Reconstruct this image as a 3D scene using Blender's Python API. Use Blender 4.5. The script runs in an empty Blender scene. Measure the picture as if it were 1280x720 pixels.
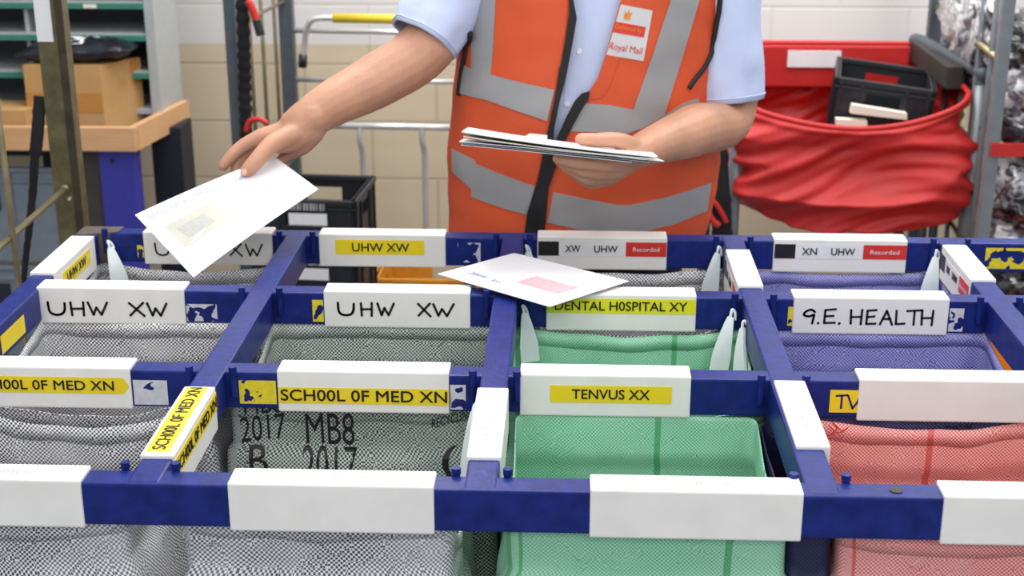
import bpy, bmesh, math, random
from mathutils import Vector, Matrix, noise
from mathutils.bvhtree import BVHTree
from mathutils.geometry import delaunay_2d_cdt
SC = bpy.context.scene
COL = SC.collection
random.seed(7)
PI = math.pi

# ------------------------------------------------------------------ camera, world, lights
F = 1800.0; TILT = math.radians(19.0); YAW = math.radians(2.25); CAMZ = 1.675
cam_d = bpy.data.cameras.new('camera'); cam = bpy.data.objects.new('camera', cam_d); COL.objects.link(cam)
cam.location = (0, 0, CAMZ); cam.rotation_euler = (PI/2 - TILT, 0, YAW)
cam_d.sensor_width = 36.0; cam_d.lens = F/1280*36.0; cam_d.clip_start = 0.05
cam_d.dof.use_dof = True; cam_d.dof.focus_distance = 2.05; cam_d.dof.aperture_fstop = 6.3
SC.camera = cam
wd = bpy.data.worlds.new('world'); SC.world = wd; wd.use_nodes = True
wd.node_tree.nodes['Background'].inputs[0].default_value = (0.93, 0.96, 1.0, 1)
wd.node_tree.nodes['Background'].inputs[1].default_value = 0.55
def area(name, loc, size, power, rot=(0, 0, 0), col=(1, 0.985, 0.96)):
    l = bpy.data.lights.new(name, 'AREA'); l.shape = 'RECTANGLE'; l.size, l.size_y = size; l.energy = power; l.color = col
    o = bpy.data.objects.new(name, l); COL.objects.link(o); o.location = loc; o.rotation_euler = rot
for i, (x, y, p) in enumerate([(-1.3, 1.0, 23), (1.3, 1.0, 23), (-0.55, 3.9, 48), (1.6, 3.75, 42), (0.5, 3.9, 18), (0, 2.2, 15)]):  # weakest of the rear lamps is an added fill to brighten the background
    area('fluorescent_and_fill_light', (x, y, 3.1), (0.5, 1.9), p)
area('fluorescent_and_fill_light', (0.2, -1.6, 2.9), (2.4, 0.6), 38, (math.radians(38), 0, 0))  # added fill light from the camera side, brightens the front faces
vs = SC.view_settings
vs.view_transform = 'Standard'; vs.look = 'None'; vs.gamma = 1.0; vs.use_curve_mapping = False; vs.exposure = 0.10

# ------------------------------------------------------------------ pixel -> place helpers (1280 x 720)
ct, st, cp, sp = math.cos(TILT), math.sin(TILT), math.cos(YAW), math.sin(YAW)
def ray(px, py):
    a, b = (px-640)/F, (360-py)/F
    x, y, z = a, ct+b*st, -st+b*ct
    return Vector((x*cp-y*sp, x*sp+y*cp, z))
CAM = Vector((0, 0, CAMZ))
def P(px, py, Y):
    d = ray(px, py); return CAM + d*(Y/d.y)
def PZ(px, py, z):
    d = ray(px, py); return CAM + d*((z-CAMZ)/d.z)
def pix(v):
    X = v[0]*cp+v[1]*sp; Y = -v[0]*sp+v[1]*cp; Z = v[2]-CAMZ
    d = Y*ct-Z*st
    return 640+F*X/d, 360-F*(Y*st+Z*ct)/d

# ------------------------------------------------------------------ materials
def s2l(c):
    return tuple(((v/255+0.055)/1.055)**2.4 if v/255 > 0.04045 else v/255/12.92 for v in c) + (1,)
MATS = {}
def mat(name, rgb, rough=0.5, metal=0.0, var=0.12, scale=30, bump=0.0, bscale=60, spec=0.5, sss=0.0, detail=4, emis=None, coat=0):
    if name in MATS: return MATS[name]
    m = bpy.data.materials.new(name); m.use_nodes = True; MATS[name] = m
    nt = m.node_tree; N = nt.nodes; L = nt.links; b = N['Principled BSDF']
    c = s2l(rgb)
    tc = N.new('ShaderNodeTexCoord'); nz = N.new('ShaderNodeTexNoise'); nz.inputs['Scale'].default_value = scale; nz.inputs['Detail'].default_value = detail
    L.new(tc.outputs['Object'], nz.inputs['Vector'])
    rp = N.new('ShaderNodeValToRGB'); rp.color_ramp.elements[0].position = 0.3; rp.color_ramp.elements[1].position = 0.7
    rp.color_ramp.elements[0].color = tuple(v*(1-var) for v in c[:3])+(1,); rp.color_ramp.elements[1].color = tuple(min(1, v*(1+var*0.6)) for v in c[:3])+(1,)
    L.new(nz.outputs['Fac'], rp.inputs['Fac']); L.new(rp.outputs['Color'], b.inputs['Base Color'])
    b.inputs['Roughness'].default_value = rough; b.inputs['Metallic'].default_value = metal
    b.inputs['Specular IOR Level'].default_value = spec; b.inputs['Coat Weight'].default_value = coat
    if sss:
        b.inputs['Subsurface Weight'].default_value = sss; b.inputs['Subsurface Radius'].default_value = (1, .35, .2); b.inputs['Subsurface Scale'].default_value = 0.006
    if bump:
        n2 = N.new('ShaderNodeTexNoise'); n2.inputs['Scale'].default_value = bscale; n2.inputs['Detail'].default_value = 5
        L.new(tc.outputs['Object'], n2.inputs['Vector'])
        bp = N.new('ShaderNodeBump'); bp.inputs['Strength'].default_value = bump; bp.inputs['Distance'].default_value = 0.01
        L.new(n2.outputs['Fac'], bp.inputs['Height']); L.new(bp.outputs['Normal'], b.inputs['Normal'])
    return m
def weave(name, light, dark, cell=0.003, fade=0.35, rough=0.45, stripe=None, contrast=1.0):
    """woven tape sacking: a fine check in the cloth's own uv (metres), scuffed here and there"""
    if name in MATS: return MATS[name]
    m = bpy.data.materials.new(name); m.use_nodes = True; MATS[name] = m
    nt = m.node_tree; N = nt.nodes; L = nt.links; b = N['Principled BSDF']
    uv = N.new('ShaderNodeUVMap'); uv.uv_map = 'uv'
    nzw = N.new('ShaderNodeTexNoise'); nzw.inputs['Scale'].default_value = 22; L.new(uv.outputs[0], nzw.inputs['Vector'])
    add = N.new('ShaderNodeMixRGB'); add.blend_type = 'ADD'; add.inputs[0].default_value = 0.006
    L.new(uv.outputs[0], add.inputs[1]); L.new(nzw.outputs['Color'], add.inputs[2])
    ck = N.new('ShaderNodeTexChecker'); ck.inputs['Scale'].default_value = 1/cell
    L.new(add.outputs[0], ck.inputs['Vector']); ck.inputs['Color1'].default_value = s2l(light); ck.inputs['Color2'].default_value = s2l(dark)
    nz = N.new('ShaderNodeTexNoise'); nz.inputs['Scale'].default_value = 9; nz.inputs['Detail'].default_value = 6; L.new(uv.outputs[0], nz.inputs['Vector'])
    rp = N.new('ShaderNodeValToRGB'); rp.color_ramp.elements[0].position = 0.42; rp.color_ramp.elements[1].position = 0.72
    rp.color_ramp.elements[0].color = (0, 0, 0, 1); rp.color_ramp.elements[1].color = (fade,)*3+(1,)
    L.new(nz.outputs['Fac'], rp.inputs['Fac'])
    mx = N.new('ShaderNodeMixRGB'); L.new(rp.outputs['Color'], mx.inputs[0]); L.new(ck.outputs['Color'], mx.inputs[1]); mx.inputs[2].default_value = s2l(light)
    out = mx.outputs[0]
    if stripe:
        sx = N.new('ShaderNodeSeparateXYZ'); L.new(uv.outputs[0], sx.inputs[0])
        md = N.new('ShaderNodeMath'); md.operation = 'PINGPONG'; md.inputs[1].default_value = 0.13; L.new(sx.outputs[0], md.inputs[0])
        lt = N.new('ShaderNodeMath'); lt.operation = 'LESS_THAN'; lt.inputs[1].default_value = 0.0045; L.new(md.outputs[0], lt.inputs[0])
        ml = N.new('ShaderNodeMath'); ml.operation = 'MULTIPLY'; ml.inputs[1].default_value = 0.7; L.new(lt.outputs[0], ml.inputs[0])
        m2 = N.new('ShaderNodeMixRGB'); L.new(ml.outputs[0], m2.inputs[0]); L.new(out, m2.inputs[1]); m2.inputs[2].default_value = s2l(stripe); out = m2.outputs[0]
    L.new(out, b.inputs['Base Color']); b.inputs['Roughness'].default_value = rough
    bp = N.new('ShaderNodeBump'); bp.inputs['Strength'].default_value = 0.25; bp.inputs['Distance'].default_value = 0.002
    L.new(ck.outputs['Fac'], bp.inputs['Height']); L.new(bp.outputs['Normal'], b.inputs['Normal'])
    return m
def blue_paint():
    m = mat('blue_paint', (27, 42, 116), 0.36, spec=0.22, var=0.28, scale=40, bump=0.06, bscale=90)
    nt = m.node_tree; N = nt.nodes; L = nt.links; b = N['Principled BSDF']
    tc = N.new('ShaderNodeTexCoord')
    nz = N.new('ShaderNodeTexNoise'); nz.inputs['Scale'].default_value = 55; nz.inputs['Detail'].default_value = 8; nz.inputs['Roughness'].default_value = 0.65
    L.new(tc.outputs['Object'], nz.inputs['Vector'])
    rp = N.new('ShaderNodeValToRGB'); rp.color_ramp.elements[0].position = 0.645; rp.color_ramp.elements[1].position = 0.675
    L.new(nz.outputs['Fac'], rp.inputs['Fac'])
    mx = N.new('ShaderNodeMixRGB'); mx.inputs[2].default_value = s2l((60, 45, 48))
    src = b.inputs['Base Color'].links[0].from_socket
    L.new(rp.outputs['Color'], mx.inputs[0]); L.new(src, mx.inputs[1]); L.new(mx.outputs[0], b.inputs['Base Color'])
    return m
M_BLUE = blue_paint()
M_WHITE = mat('white_plastic', (236, 235, 231), 0.35, var=0.05, scale=18)
M_YELLOW = mat('yellow_sticker', (240, 214, 32), 0.4, var=0.04)
M_LIME = mat('lemon_sticker', (232, 226, 40), 0.4, var=0.04)
M_INK = mat('black_ink', (22, 20, 26), 0.5, var=0.05)
M_FAINT = mat('grey_embossing', (176, 172, 168), 0.5, var=0.05)
M_REDST = mat('red_sticker', (214, 52, 44), 0.4, var=0.04)
M_PAPER = mat('white_sticker', (232, 232, 236), 0.5, var=0.04)
M_TORN = mat('torn_white_paper', (205, 205, 215), 0.7, var=0.15, scale=90)
M_TORNY = mat('torn_yellow_paper', (226, 208, 40), 0.6, var=0.15, scale=90)
M_ENV = mat('white_envelope_paper', (228, 227, 231), 0.6, var=0.02)
M_CREAM = mat('cream_envelope_paper', (238, 232, 214), 0.6, var=0.03)
M_BLENV = mat('grey_blue_envelope_paper', (150, 160, 178), 0.6, var=0.06)
M_CHROME = mat('chrome', (222, 222, 222), 0.25, 0.55, var=0.05)
M_STEEL = mat('grey_steel', (128, 134, 138), 0.45, 0.3, var=0.12, scale=25)
M_DSTEEL = mat('slate_steel', (82, 90, 98), 0.5, 0.2, var=0.15)
M_BRASS = mat('tarnished_steel', (112, 104, 74), 0.42, 0.55, var=0.3, scale=35, bump=0.05)
M_BRASSD = mat('dark_tarnished_steel', (70, 62, 48), 0.5, 0.4, var=0.3, scale=35)
M_ROD = mat('dull_zinc_rod', (150, 140, 108), 0.35, 0.6, var=0.2)
M_BLACK = mat('black_plastic', (34, 37, 42), 0.42, var=0.2, scale=20)
M_STRAP = mat('black_webbing', (16, 16, 20), 0.85, var=0.2, scale=120, bump=0.2, bscale=200)
M_REDP = mat('red_plastic', (190, 40, 36), 0.4, var=0.1)
M_YELP = mat('yellow_foam_grip', (226, 196, 52), 0.6, var=0.08)
M_ORANGE = mat('orange_plastic', (226, 150, 44), 0.45, var=0.1)
M_CARD = mat('brown_cardboard', (194, 152, 96), 0.8, var=0.1, scale=12)
M_TAPE = mat('brown_parcel_tape', (190, 132, 66), 0.35, var=0.06)
M_WOOD = None
M_GREYP = mat('grey_plastic', (120, 128, 138), 0.5, var=0.1)

# ------------------------------------------------------------------ mesh helpers
ORG = {}
def finish(name, verts, faces, m, parent=None, uvs=None, smooth=False, base=None, mats=None, midx=None):
    """link ONE mesh object; verts are given in world metres"""
    if parent is not None: org = ORG[parent.name]
    elif base is not None: org = Vector(base)
    else:
        xs = [v[0] for v in verts]; ys = [v[1] for v in verts]; zs = [v[2] for v in verts]
        org = Vector(((min(xs)+max(xs))/2, (min(ys)+max(ys))/2, min(zs)))
    me = bpy.data.meshes.new(name)
    me.from_pydata([(v[0]-org.x, v[1]-org.y, v[2]-org.z) for v in verts], [], faces)
    if uvs:
        ul = me.uv_layers.new(name='uv')
        for poly in me.polygons:
            for li, vi in zip(poly.loop_indices, poly.vertices): ul.data[li].uv = uvs[vi]
    for mm in (mats or [m]): me.materials.append(mm)
    if midx:
        for p, i in zip(me.polygons, midx): p.material_index = i
    if smooth:
        me.shade_smooth()
    me.validate()
    o = bpy.data.objects.new(name, me); COL.objects.link(o)
    if parent is not None: o.parent = parent
    else: o.location = org
    ORG[o.name] = org
    return o
def thing(name, loc, label, cat, group=None):
    o = bpy.data.objects.new(name, None); COL.objects.link(o); o.location = loc; o.empty_display_size = 0.05
    ORG[o.name] = Vector(loc); return tag(o, label, cat, group)
def tag(o, label=None, cat=None, group=None, kind=None):
    if label: o['label'] = label
    if cat: o['category'] = cat
    if group: o['group'] = group
    if kind: o['kind'] = kind
    return o
class MB:
    def __init__(s): s.v = []; s.f = []
    def add(s, vs_, fs): 
        n = len(s.v); s.v += [Vector(v) for v in vs_]; s.f += [tuple(i+n for i in f) for f in fs]; return s
    def box(s, lo, hi, bev=0.0, M=None, seg=2):
        bm = bmesh.new(); bmesh.ops.create_cube(bm, size=1.0)
        lo = Vector(lo); hi = Vector(hi)
        for v in bm.verts: v.co = Vector([lo[i]+(v.co[i]+0.5)*(hi[i]-lo[i]) for i in range(3)])
        if bev: bmesh.ops.bevel(bm, geom=list(bm.edges), offset=bev, segments=seg, profile=0.6, affect='EDGES')
        if M is not None:
            for v in bm.verts: v.co = M @ v.co
        bm.verts.index_update()
        s.add([v.co.copy() for v in bm.verts], [[v.index for v in f.verts] for f in bm.faces]); bm.free(); return s
    def tube(s, path, r, seg=10, flat=1.0, up=None, caps=True):
        path = [Vector(p) for p in path]; n = len(path)
        rs = r if isinstance(r, (list, tuple)) else [r]*n
        rings = []; prev = None
        for i, p in enumerate(path):
            t = (path[min(i+1, n-1)]-path[max(i-1, 0)]).normalized()
            if prev is None:
                a = Vector(up) if up else (Vector((0, 0, 1)) if abs(t.z) < 0.9 else Vector((1, 0, 0)))
            else: a = prev
            a = (a-t*a.dot(t)).normalized(); prev = a; b = t.cross(a)
            rings.append([p+(a*math.cos(2*PI*k/seg)*flat+b*math.sin(2*PI*k/seg))*rs[i] for k in range(seg)])
        return s.loft(rings, caps)
    def loft(s, rings, caps=True):
        n = len(s.v); m = len(rings[0])
        for rg in rings: s.v += [Vector(v) for v in rg]
        for i in range(len(rings)-1):
            for k in range(m):
                k2 = (k+1) % m
                s.f.append((n+i*m+k, n+i*m+k2, n+(i+1)*m+k2, n+(i+1)*m+k))
        if caps:
            s.f.append(tuple(n+k for k in reversed(range(m)))); e = n+(len(rings)-1)*m
            s.f.append(tuple(e+k for k in range(m)))
        return s
    def blob(s, c, r, rot=None, seg=16, amp=0.0, fr=8.0, seed=0.0):
        rg = []
        for i in range(seg+1):
            th = PI*i/seg; th = min(max(th, 0.02), PI-0.02); ring = []
            for k in range(seg*2):
                ph = PI*k/seg
                d = Vector((math.sin(th)*math.cos(ph), math.sin(th)*math.sin(ph), math.cos(th)))
                q = 1+amp*(noise.noise(d*fr*0.35+Vector((seed, 0, 0)))+0.5*noise.noise(d*fr+Vector((0, seed, 0))))
                v = Vector((d.x*r[0]*q, d.y*r[1]*q, d.z*r[2]*q))
                if rot is not None: v = rot @ v
                ring.append(Vector(c)+v)
            rg.append(ring)
        return s.loft(rg[::-1])
    def build(s, name, m, parent=None, smooth=False, base=None):
        o = finish(name, s.v, s.f, m, parent, smooth=smooth, base=base); return o
def smooth_path(pts, n=6):
    pts = [Vector(p) for p in pts]; out = []
    for i in range(len(pts)-1):
        p0 = pts[max(i-1, 0)]; p1 = pts[i]; p2 = pts[i+1]; p3 = pts[min(i+2, len(pts)-1)]
        for k in range(n):
            t = k/n
            out.append(0.5*((2*p1)+(p2-p0)*t+(2*p0-5*p1+4*p2-p3)*t*t+(3*p1-p0-3*p2+p3)*t**3))
    out.append(pts[-1]); return out
def lerp_list(vals, n=6):
    out = []
    for i in range(len(vals)-1):
        for k in range(n): out.append(vals[i]+(vals[i+1]-vals[i])*k/n)
    out.append(vals[-1]); return out

# ------------------------------------------------------------------ lettering
_tc = {}
def text2d(s, cuts=0):
    """the outline of a printed word as flat triangles scaled to the unit box, and its aspect"""
    key = (s, cuts)
    if key in _tc: return _tc[key]
    cu = bpy.data.curves.new('lettering', 'FONT'); cu.body = s; cu.resolution_u = 4
    ob = bpy.data.objects.new('lettering', cu); COL.objects.link(ob)
    dg = bpy.context.evaluated_depsgraph_get(); dg.update()
    me = bpy.data.meshes.new_from_object(ob.evaluated_get(dg))
    bm = bmesh.new(); bm.from_mesh(me)
    bmesh.ops.triangulate(bm, faces=list(bm.faces))
    if cuts: bmesh.ops.subdivide_edges(bm, edges=list(bm.edges), cuts=cuts, use_grid_fill=True)
    bm.verts.index_update()
    vv = [(v.co.x, v.co.y) for v in bm.verts]; ff = [[v.index for v in f.verts] for f in bm.faces]; bm.free()
    bpy.data.objects.remove(ob); bpy.data.meshes.remove(me); bpy.data.curves.remove(cu)
    x0 = min(v[0] for v in vv); x1 = max(v[0] for v in vv); y0 = min(v[1] for v in vv); y1 = max(v[1] for v in vv)
    r = ([((x-x0)/(x1-x0), (y-y0)/(y1-y0)) for x, y in vv], ff, (x1-x0)/(y1-y0)); _tc[key] = r; return r
def flat_text(mb, s, o, right, up, w, h, bold=True):
    """word s in a box w x h whose lower left corner is o"""
    vv, ff, _ = text2d(s); right = Vector(right); up = Vector(up); o = Vector(o)
    nn = right.cross(up).normalized()
    for k, (dx, dy) in enumerate(((0, 0), (-1, 0), (1, 0), (0, 1), (0, -1))[:5 if bold else 1]):   # a slightly bolder face
        q = h*0.02; mb.add([o+right*(x*w+dx*q)+up*(y*h+dy*q)+nn*(0.00015*k) for x, y in vv], ff)
def flat_rect(mb, o, right, up, w, h, n, t=0.0005):
    o = Vector(o); right = Vector(right)*w; up = Vector(up)*h; n = Vector(n)*t
    b = [o, o+right, o+right+up, o+up]
    mb.add(b+[p+n for p in b], [(4, 5, 6, 7), (0, 1, 5, 4), (1, 2, 6, 5), (2, 3, 7, 6), (3, 0, 4, 7), (3, 2, 1, 0)])
STROKE = {'U': [[(0, 1), (.02, .4), (.12, .1), (.35, 0), (.58, .12), (.68, .45), (.7, .95)]],
 'H': [[(0, 1), (.03, 0)], [(.62, 1.02), (.6, -.02)], [(0, .5), (.62, .52)]],
 'W': [[(0, 1), (.22, .05), (.38, .62), (.6, .05), (.9, 1)]],
 'V': [[(0, 1), (.3, .0), (.55, .45), (.72, 1.08)]],
 'X': [[(0, 1), (.7, 0)], [(.68, 1.02), (.02, .05)]],
 'G': [[(.6, .85), (.4, 1), (.12, .85), (.06, .6), (.3, .5), (.55, .62), (.56, .5), (.5, 0)]],
 'E': [[(.6, 1.05), (.02, .98), (.0, .02), (.6, .05)], [(0, .52), (.5, .56)]],
 'A': [[(0, 0), (.3, 1), (.62, -.02)], [(.12, .38), (.52, .4)]],
 'L': [[(0, 1), (.02, .02), (.55, .05)]], 'T': [[(0, .98), (.8, 1.05)], [(.4, 1), (.4, 0)]],
 '.': [[(.1, 0), (.14, .02)]], 'N': [[(0, 0), (.02, 1), (.55, .02), (.58, 1.0)]], '-': [[(0, .5), (.4, .5)]]}
def hand_text(mb, letters, o, right, up, h, pen=0.0045, wob=0.03):
    """marker pen writing; letters = [(char, x offset, width)] in metres"""
    o = Vector(o); right = Vector(right); up = Vector(up)
    for ch, x, w in letters:
        for stq in STROKE[ch]:
            pts = [Vector((x+(a/0.7)*w, b*h+random.uniform(-wob, wob)*h*0.6, 0)) for a, b in stq]
            pts = smooth_path(pts, 5) if len(pts) > 3 and ch in 'UG' else pts
            for i in range(len(pts)-1):
                d = (pts[i+1]-pts[i]); 
                if d.length < 1e-6: continue
                d.normalize(); nrm = Vector((-d.y, d.x, 0))*pen/2; a = pts[i]-d*pen*0.25; b = pts[i+1]+d*pen*0.25
                q = [a-nrm, b-nrm, b+nrm, a+nrm]
                mb.add([o+right*p.x+up*p.y for p in q], [(0, 1, 2, 3)])
            for p in pts:
                q = [p+Vector((math.cos(k*PI/4), math.sin(k*PI/4), 0))*pen/2 for k in range(8)]
                mb.add([o+right*v.x+up*v.y for v in q], [tuple(range(8))])
def torn(mb, o, right, up, w, h, seed, thr=-0.05, n=64):
    """what is left of a peeled sticker"""
    o = Vector(o); right = Vector(right); up = Vector(up); m = max(4, int(n*h/w))
    for i in range(n):
        for j in range(m):
            u, v = (i+.5)/n, (j+.5)/m
            k = noise.noise(Vector((u*2.3*w/h, v*2.3, seed)))+0.22*noise.noise(Vector((u*7*w/h, v*7, seed)))
            edge = 0.45*max(abs(2*u-1), abs(2*v-1))**3
            if k+edge > thr+0.12:
                q = [(i/n, j/m), ((i+1)/n, j/m), ((i+1)/n, (j+1)/m), (i/n, (j+1)/m)]
                mb.add([o+right*(a*w)+up*(b*h) for a, b in q], [(0, 1, 2, 3)])

# ------------------------------------------------------------------ the room
def wall_mat():
    m = bpy.data.materials.new('painted_block_wall'); m.use_nodes = True
    nt = m.node_tree; N = nt.nodes; L = nt.links; b = N['Principled BSDF']
    g = N.new('ShaderNodeNewGeometry'); sx = N.new('ShaderNodeSeparateXYZ'); L.new(g.outputs['Position'], sx.inputs[0])
    gt = N.new('ShaderNodeMath'); gt.operation = 'GREATER_THAN'; gt.inputs[1].default_value = 0.868; L.new(sx.outputs[2], gt.inputs[0])
    cx = N.new('ShaderNodeCombineXYZ'); L.new(sx.outputs[0], cx.inputs[0]); L.new(sx.outputs[2], cx.inputs[1])
    br = N.new('ShaderNodeTexBrick'); br.inputs['Scale'].default_value = 1.0; br.inputs['Brick Width'].default_value = 0.45; br.inputs['Row Height'].default_value = 0.2
    br.inputs['Mortar Size'].default_value = 0.006; br.inputs['Mortar Smooth'].default_value = 0.4
    L.new(cx.outputs[0], br.inputs['Vector'])
    def pair(c, k):
        mx = N.new('ShaderNodeMixRGB'); L.new(br.outputs['Fac'], mx.inputs[0]); mx.inputs[1].default_value = s2l(c); mx.inputs[2].default_value = tuple(v*k for v in s2l(c)[:3])+(1,); return mx
    lo = pair((216, 200, 172), 0.82); hi = pair((226, 224, 222), 0.95)
    mx = N.new('ShaderNodeMixRGB'); L.new(gt.outputs[0], mx.inputs[0]); L.new(lo.outputs[0], mx.inputs[1]); L.new(hi.outputs[0], mx.inputs[2])
    L.new(mx.outputs[0], b.inputs['Base Color']); b.inputs['Roughness'].default_value = 0.6
    bp = N.new('ShaderNodeBump'); bp.inputs['Strength'].default_value = 0.4; bp.inputs['Distance'].default_value = 0.004; bp.invert = True
    L.new(br.outputs['Fac'], bp.inputs['Height']); L.new(bp.outputs['Normal'], b.inputs['Normal'])
    return m
WALLY = 4.85
tag(MB().box((-5, WALLY, 0), (5, WALLY+0.15, 3.4)).build('wall_back', wall_mat()), kind='structure')
tag(MB().box((-5, -3, -0.1), (5, WALLY, 0)).build('floor', mat('grey_vinyl_floor', (112, 118, 126), 0.4, var=0.08, scale=6)), kind='structure')

# ------------------------------------------------------------------ the sorting rack
XS = [-0.889, -0.5, -0.0975, 0.306, 0.6995, 1.103]
YS = [1.541, 1.892, 2.236, 2.556]                      # bar centres, nearest first
HB = 0.0185                                            # half a bar's width
ZT, ZB = 0.898, 0.8425
rack = thing('sorting_rack', (0.1, 2.05, 0), 'long blue steel rack of open square bays with white clip-on name holders', 'mail sorting rack')
for y in YS:
    MB().box((XS[0]-HB, y-HB, ZB), (XS[-1]+HB, y+HB, ZT), 0.003).build('cross_bar', M_BLUE, rack)
for x in XS:
    MB().box((x-HB-0.001, YS[0]-HB+0.004, ZB+0.0012), (x+HB+0.001, YS[-1]+HB-0.004, ZT+0.0006), 0.003).build('long_bar', M_BLUE, rack)
for x in (XS[0], XS[-1]):
    for y in (YS[0], YS[-1]):
        MB().box((x-0.017, y-0.017, 0.06), (x+0.017, y+0.017, ZB+0.002), 0.003).build('leg', M_BLUE, rack)
        MB().tube([(x-0.013, y, 0.03), (x+0.013, y, 0.03)], 0.03, 16).build('castor', M_BLACK, rack)
for y in (YS[0], YS[-1]):
    MB().box((XS[0], y-0.014, 0.14), (XS[-1], y+0.014, 0.17), 0.003).build('base_rail', M_BLUE, rack)
for x in (XS[0], XS[-1]):
    MB().box((x-0.014, YS[0], 0.14), (x+0.014, YS[-1], 0.17), 0.003).build('base_rail', M_BLUE, rack)
# rusty chamfered corner plate, gussets and hanging pins
c0 = Vector((XS[0], YS[-1], ZT))
MB().add([c0+Vector(v) for v in [(-.02, .02, .002), (-.02, -.035, .002), (.0, -.035, .002), (.055, -.012, .002), (.055, .02, .002),
     (-.02, .02, -.055), (-.02, -.035, -.055), (.0, -.035, -.055), (.055, -.012, -.055), (.055, .02, -.055)]],
     [(0, 1, 2, 3, 4), (9, 8, 7, 6, 5), (0, 5, 6, 1), (1, 6, 7, 2), (2, 7, 8, 3), (3, 8, 9, 4), (4, 9, 5, 0)]).build('corner_plate', mat('rusty_paint', (84, 72, 66), 0.6, var=0.4, scale=60), rack)
for bi, y in enumerate(YS):
    for xi, x in enumerate(XS[:-1]):
        for sx_, xx in ((1, x+0.031), (-1, XS[xi+1]-0.031)):
            if xi == 0 and sx_ == 1 and bi in (1, 2): continue
            for side in ((1,) if bi == 0 else (-1,)):
                yy = y+side*(HB+0.003)
                MB().tube([(xx, yy, 0.862), (xx, yy, 0.906)], 0.0048, 10).tube([(xx, yy, 0.8995), (xx, yy, 0.9075)], 0.0058, 10).build('hanging_pin', M_BLUE, rack)
MB().tube([(0.392, YS[0], ZT-0.001), (0.392, YS[0], ZT+0.0012)], 0.008, 16).build('bolt_hole', M_INK, rack)

PH = 0.0215                                            # half depth of a clip-on holder
def holder(x0, x1, y, label, faint=True):
    o = MB().box((x0, y-PH, 0.8395), (x1, y+PH, 0.9025), 0.0025).build('label_holder', M_WHITE, rack); o['label'] = label
    if faint:
        t = MB(); flat_text(t, 'RoMEC', (x0+(x1-x0)*0.5, y-0.006, 0.9028), (1, 0, 0), (0, 1, 0), 0.062, 0.012, False); t.build('embossed_lettering', M_FAINT, o)
    return o
def front(o, y, items):
    """items: ('rect', material, x0, x1, z0, z1) or ('text', s, x0, x1, z0, z1, material)"""
    k = 0
    for it in items:
        k += 1; yy = y-PH-0.0001-0.00012*k
        if it[0] == 'rect':
            m = MB(); flat_rect(m, (it[2], yy, it[4]), (1, 0, 0), (0, 0, 1), it[3]-it[2], it[5]-it[4], (0, -1, 0), 0.0004)
            m.build('sticker', it[1], o)
        else:
            m = MB(); flat_text(m, it[1], (it[2], yy-0.0006, it[4]), (1, 0, 0), (0, 0, 1), it[3]-it[2], it[5]-it[4], len(it) < 7)
            m.build('lettering', it[6] if len(it) > 6 else M_INK, o)
Z0, Z1 = 0.8395, 0.9025
yA, yB, yC, yD = YS
# nearest row: four blank holders
for x0, x1, d in ((-0.82, -0.573, 'blank white holder at the left end of the nearest bar'), (-0.397, -0.152, 'blank white holder in front of the bag printed with dates'),
               (0.032, 0.281, 'blank white holder in front of the green bag'), (0.443, 0.69, 'blank white holder in front of the red bag')):
    holder(x0, x1, yA, d)
# second row
o = holder(-0.861, -0.6165, yB, 'white holder with a yellow strip ending in a torn point', False)
front(o, yB, [('rect', M_YELLOW, -0.855, -0.627, 0.863, 0.888), ('text', 'SCH00L 0F MED XN', -0.845, -0.641, 0.8685, 0.883)])
m = MB(); m.add([(-0.627, yB-PH-0.0006, 0.864), (-0.619, yB-PH-0.0006, 0.8745), (-0.621, yB-PH-0.0006, 0.879), (-0.627, yB-PH-0.0006, 0.888)], [(0, 1, 2, 3)]); m.build('sticker_point', M_YELLOW, o)
o = holder(-0.4065, -0.1625, yB, 'white holder with a long yellow strip across its full width')
front(o, yB, [('rect', M_YELLOW, -0.4055, -0.163, 0.853, 0.8775), ('text', 'SCH00L 0F MED XN', -0.402, -0.1655, 0.8575, 0.8745)])
o = holder(-0.0625, 0.1775, yB, 'white holder with a short yellow TENVUS XX sticker')
front(o, yB, [('rect', M_YELLOW, -0.020, 0.151, 0.861, 0.887), ('text', 'TENVUS XX', 0.011, 0.120, 0.867, 0.8815)])
holder(0.411, 0.655, yB, 'blank white holder on the second bar in front of the blue bag')
# third row
def hand(o, y, seq, h=0.034, z=0.855, pen=0.0045):
    words = [[seq[0]]]
    for q in seq[1:]:                                      # each word a piece of its own
        if q[1]-words[-1][-1][1]-words[-1][-1][2] > 0.025: words.append([])
        words[-1].append(q)
    for wd_ in words:
        m = MB(); hand_text(m, wd_, (0, y-PH-0.0006, z), (1, 0, 0), (0, 0, 1), h, pen); m.build('handwriting', M_INK, o)
o = holder(-0.8735, -0.6275, yC, 'white holder with UHW XW in thick black marker at the left end', False)
hand(o, yC, [('U', -0.856, .028), ('H', -0.818, .024), ('W', -0.789, .025), ('X', -0.720, .024), ('W', -0.690, .025)], 0.022, 0.855, 0.0042)
o = holder(-0.3965, -0.1555, yC, 'white holder with UHW XW in black marker in the middle of the rack', False)
hand(o, yC, [('U', -0.373, .026), ('H', -0.335, .020), ('W', -0.308, .021), ('X', -0.241, .020), ('W', -0.216, .026)], 0.0215, 0.861, 0.0040)
o = holder(-0.031, 0.213, yC, 'white holder with a lemon strip partly under the lying envelope', False)
front(o, yC, [('rect', M_LIME, -0.030, 0.212, 0.870, 0.8955), ('text', 'DENTAL H0SPITAL XY', -0.017, 0.198, 0.8755, 0.891)])
o = holder(0.370, 0.620, yC, 'white holder with G.E. HEALTH in black marker', False)
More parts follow.
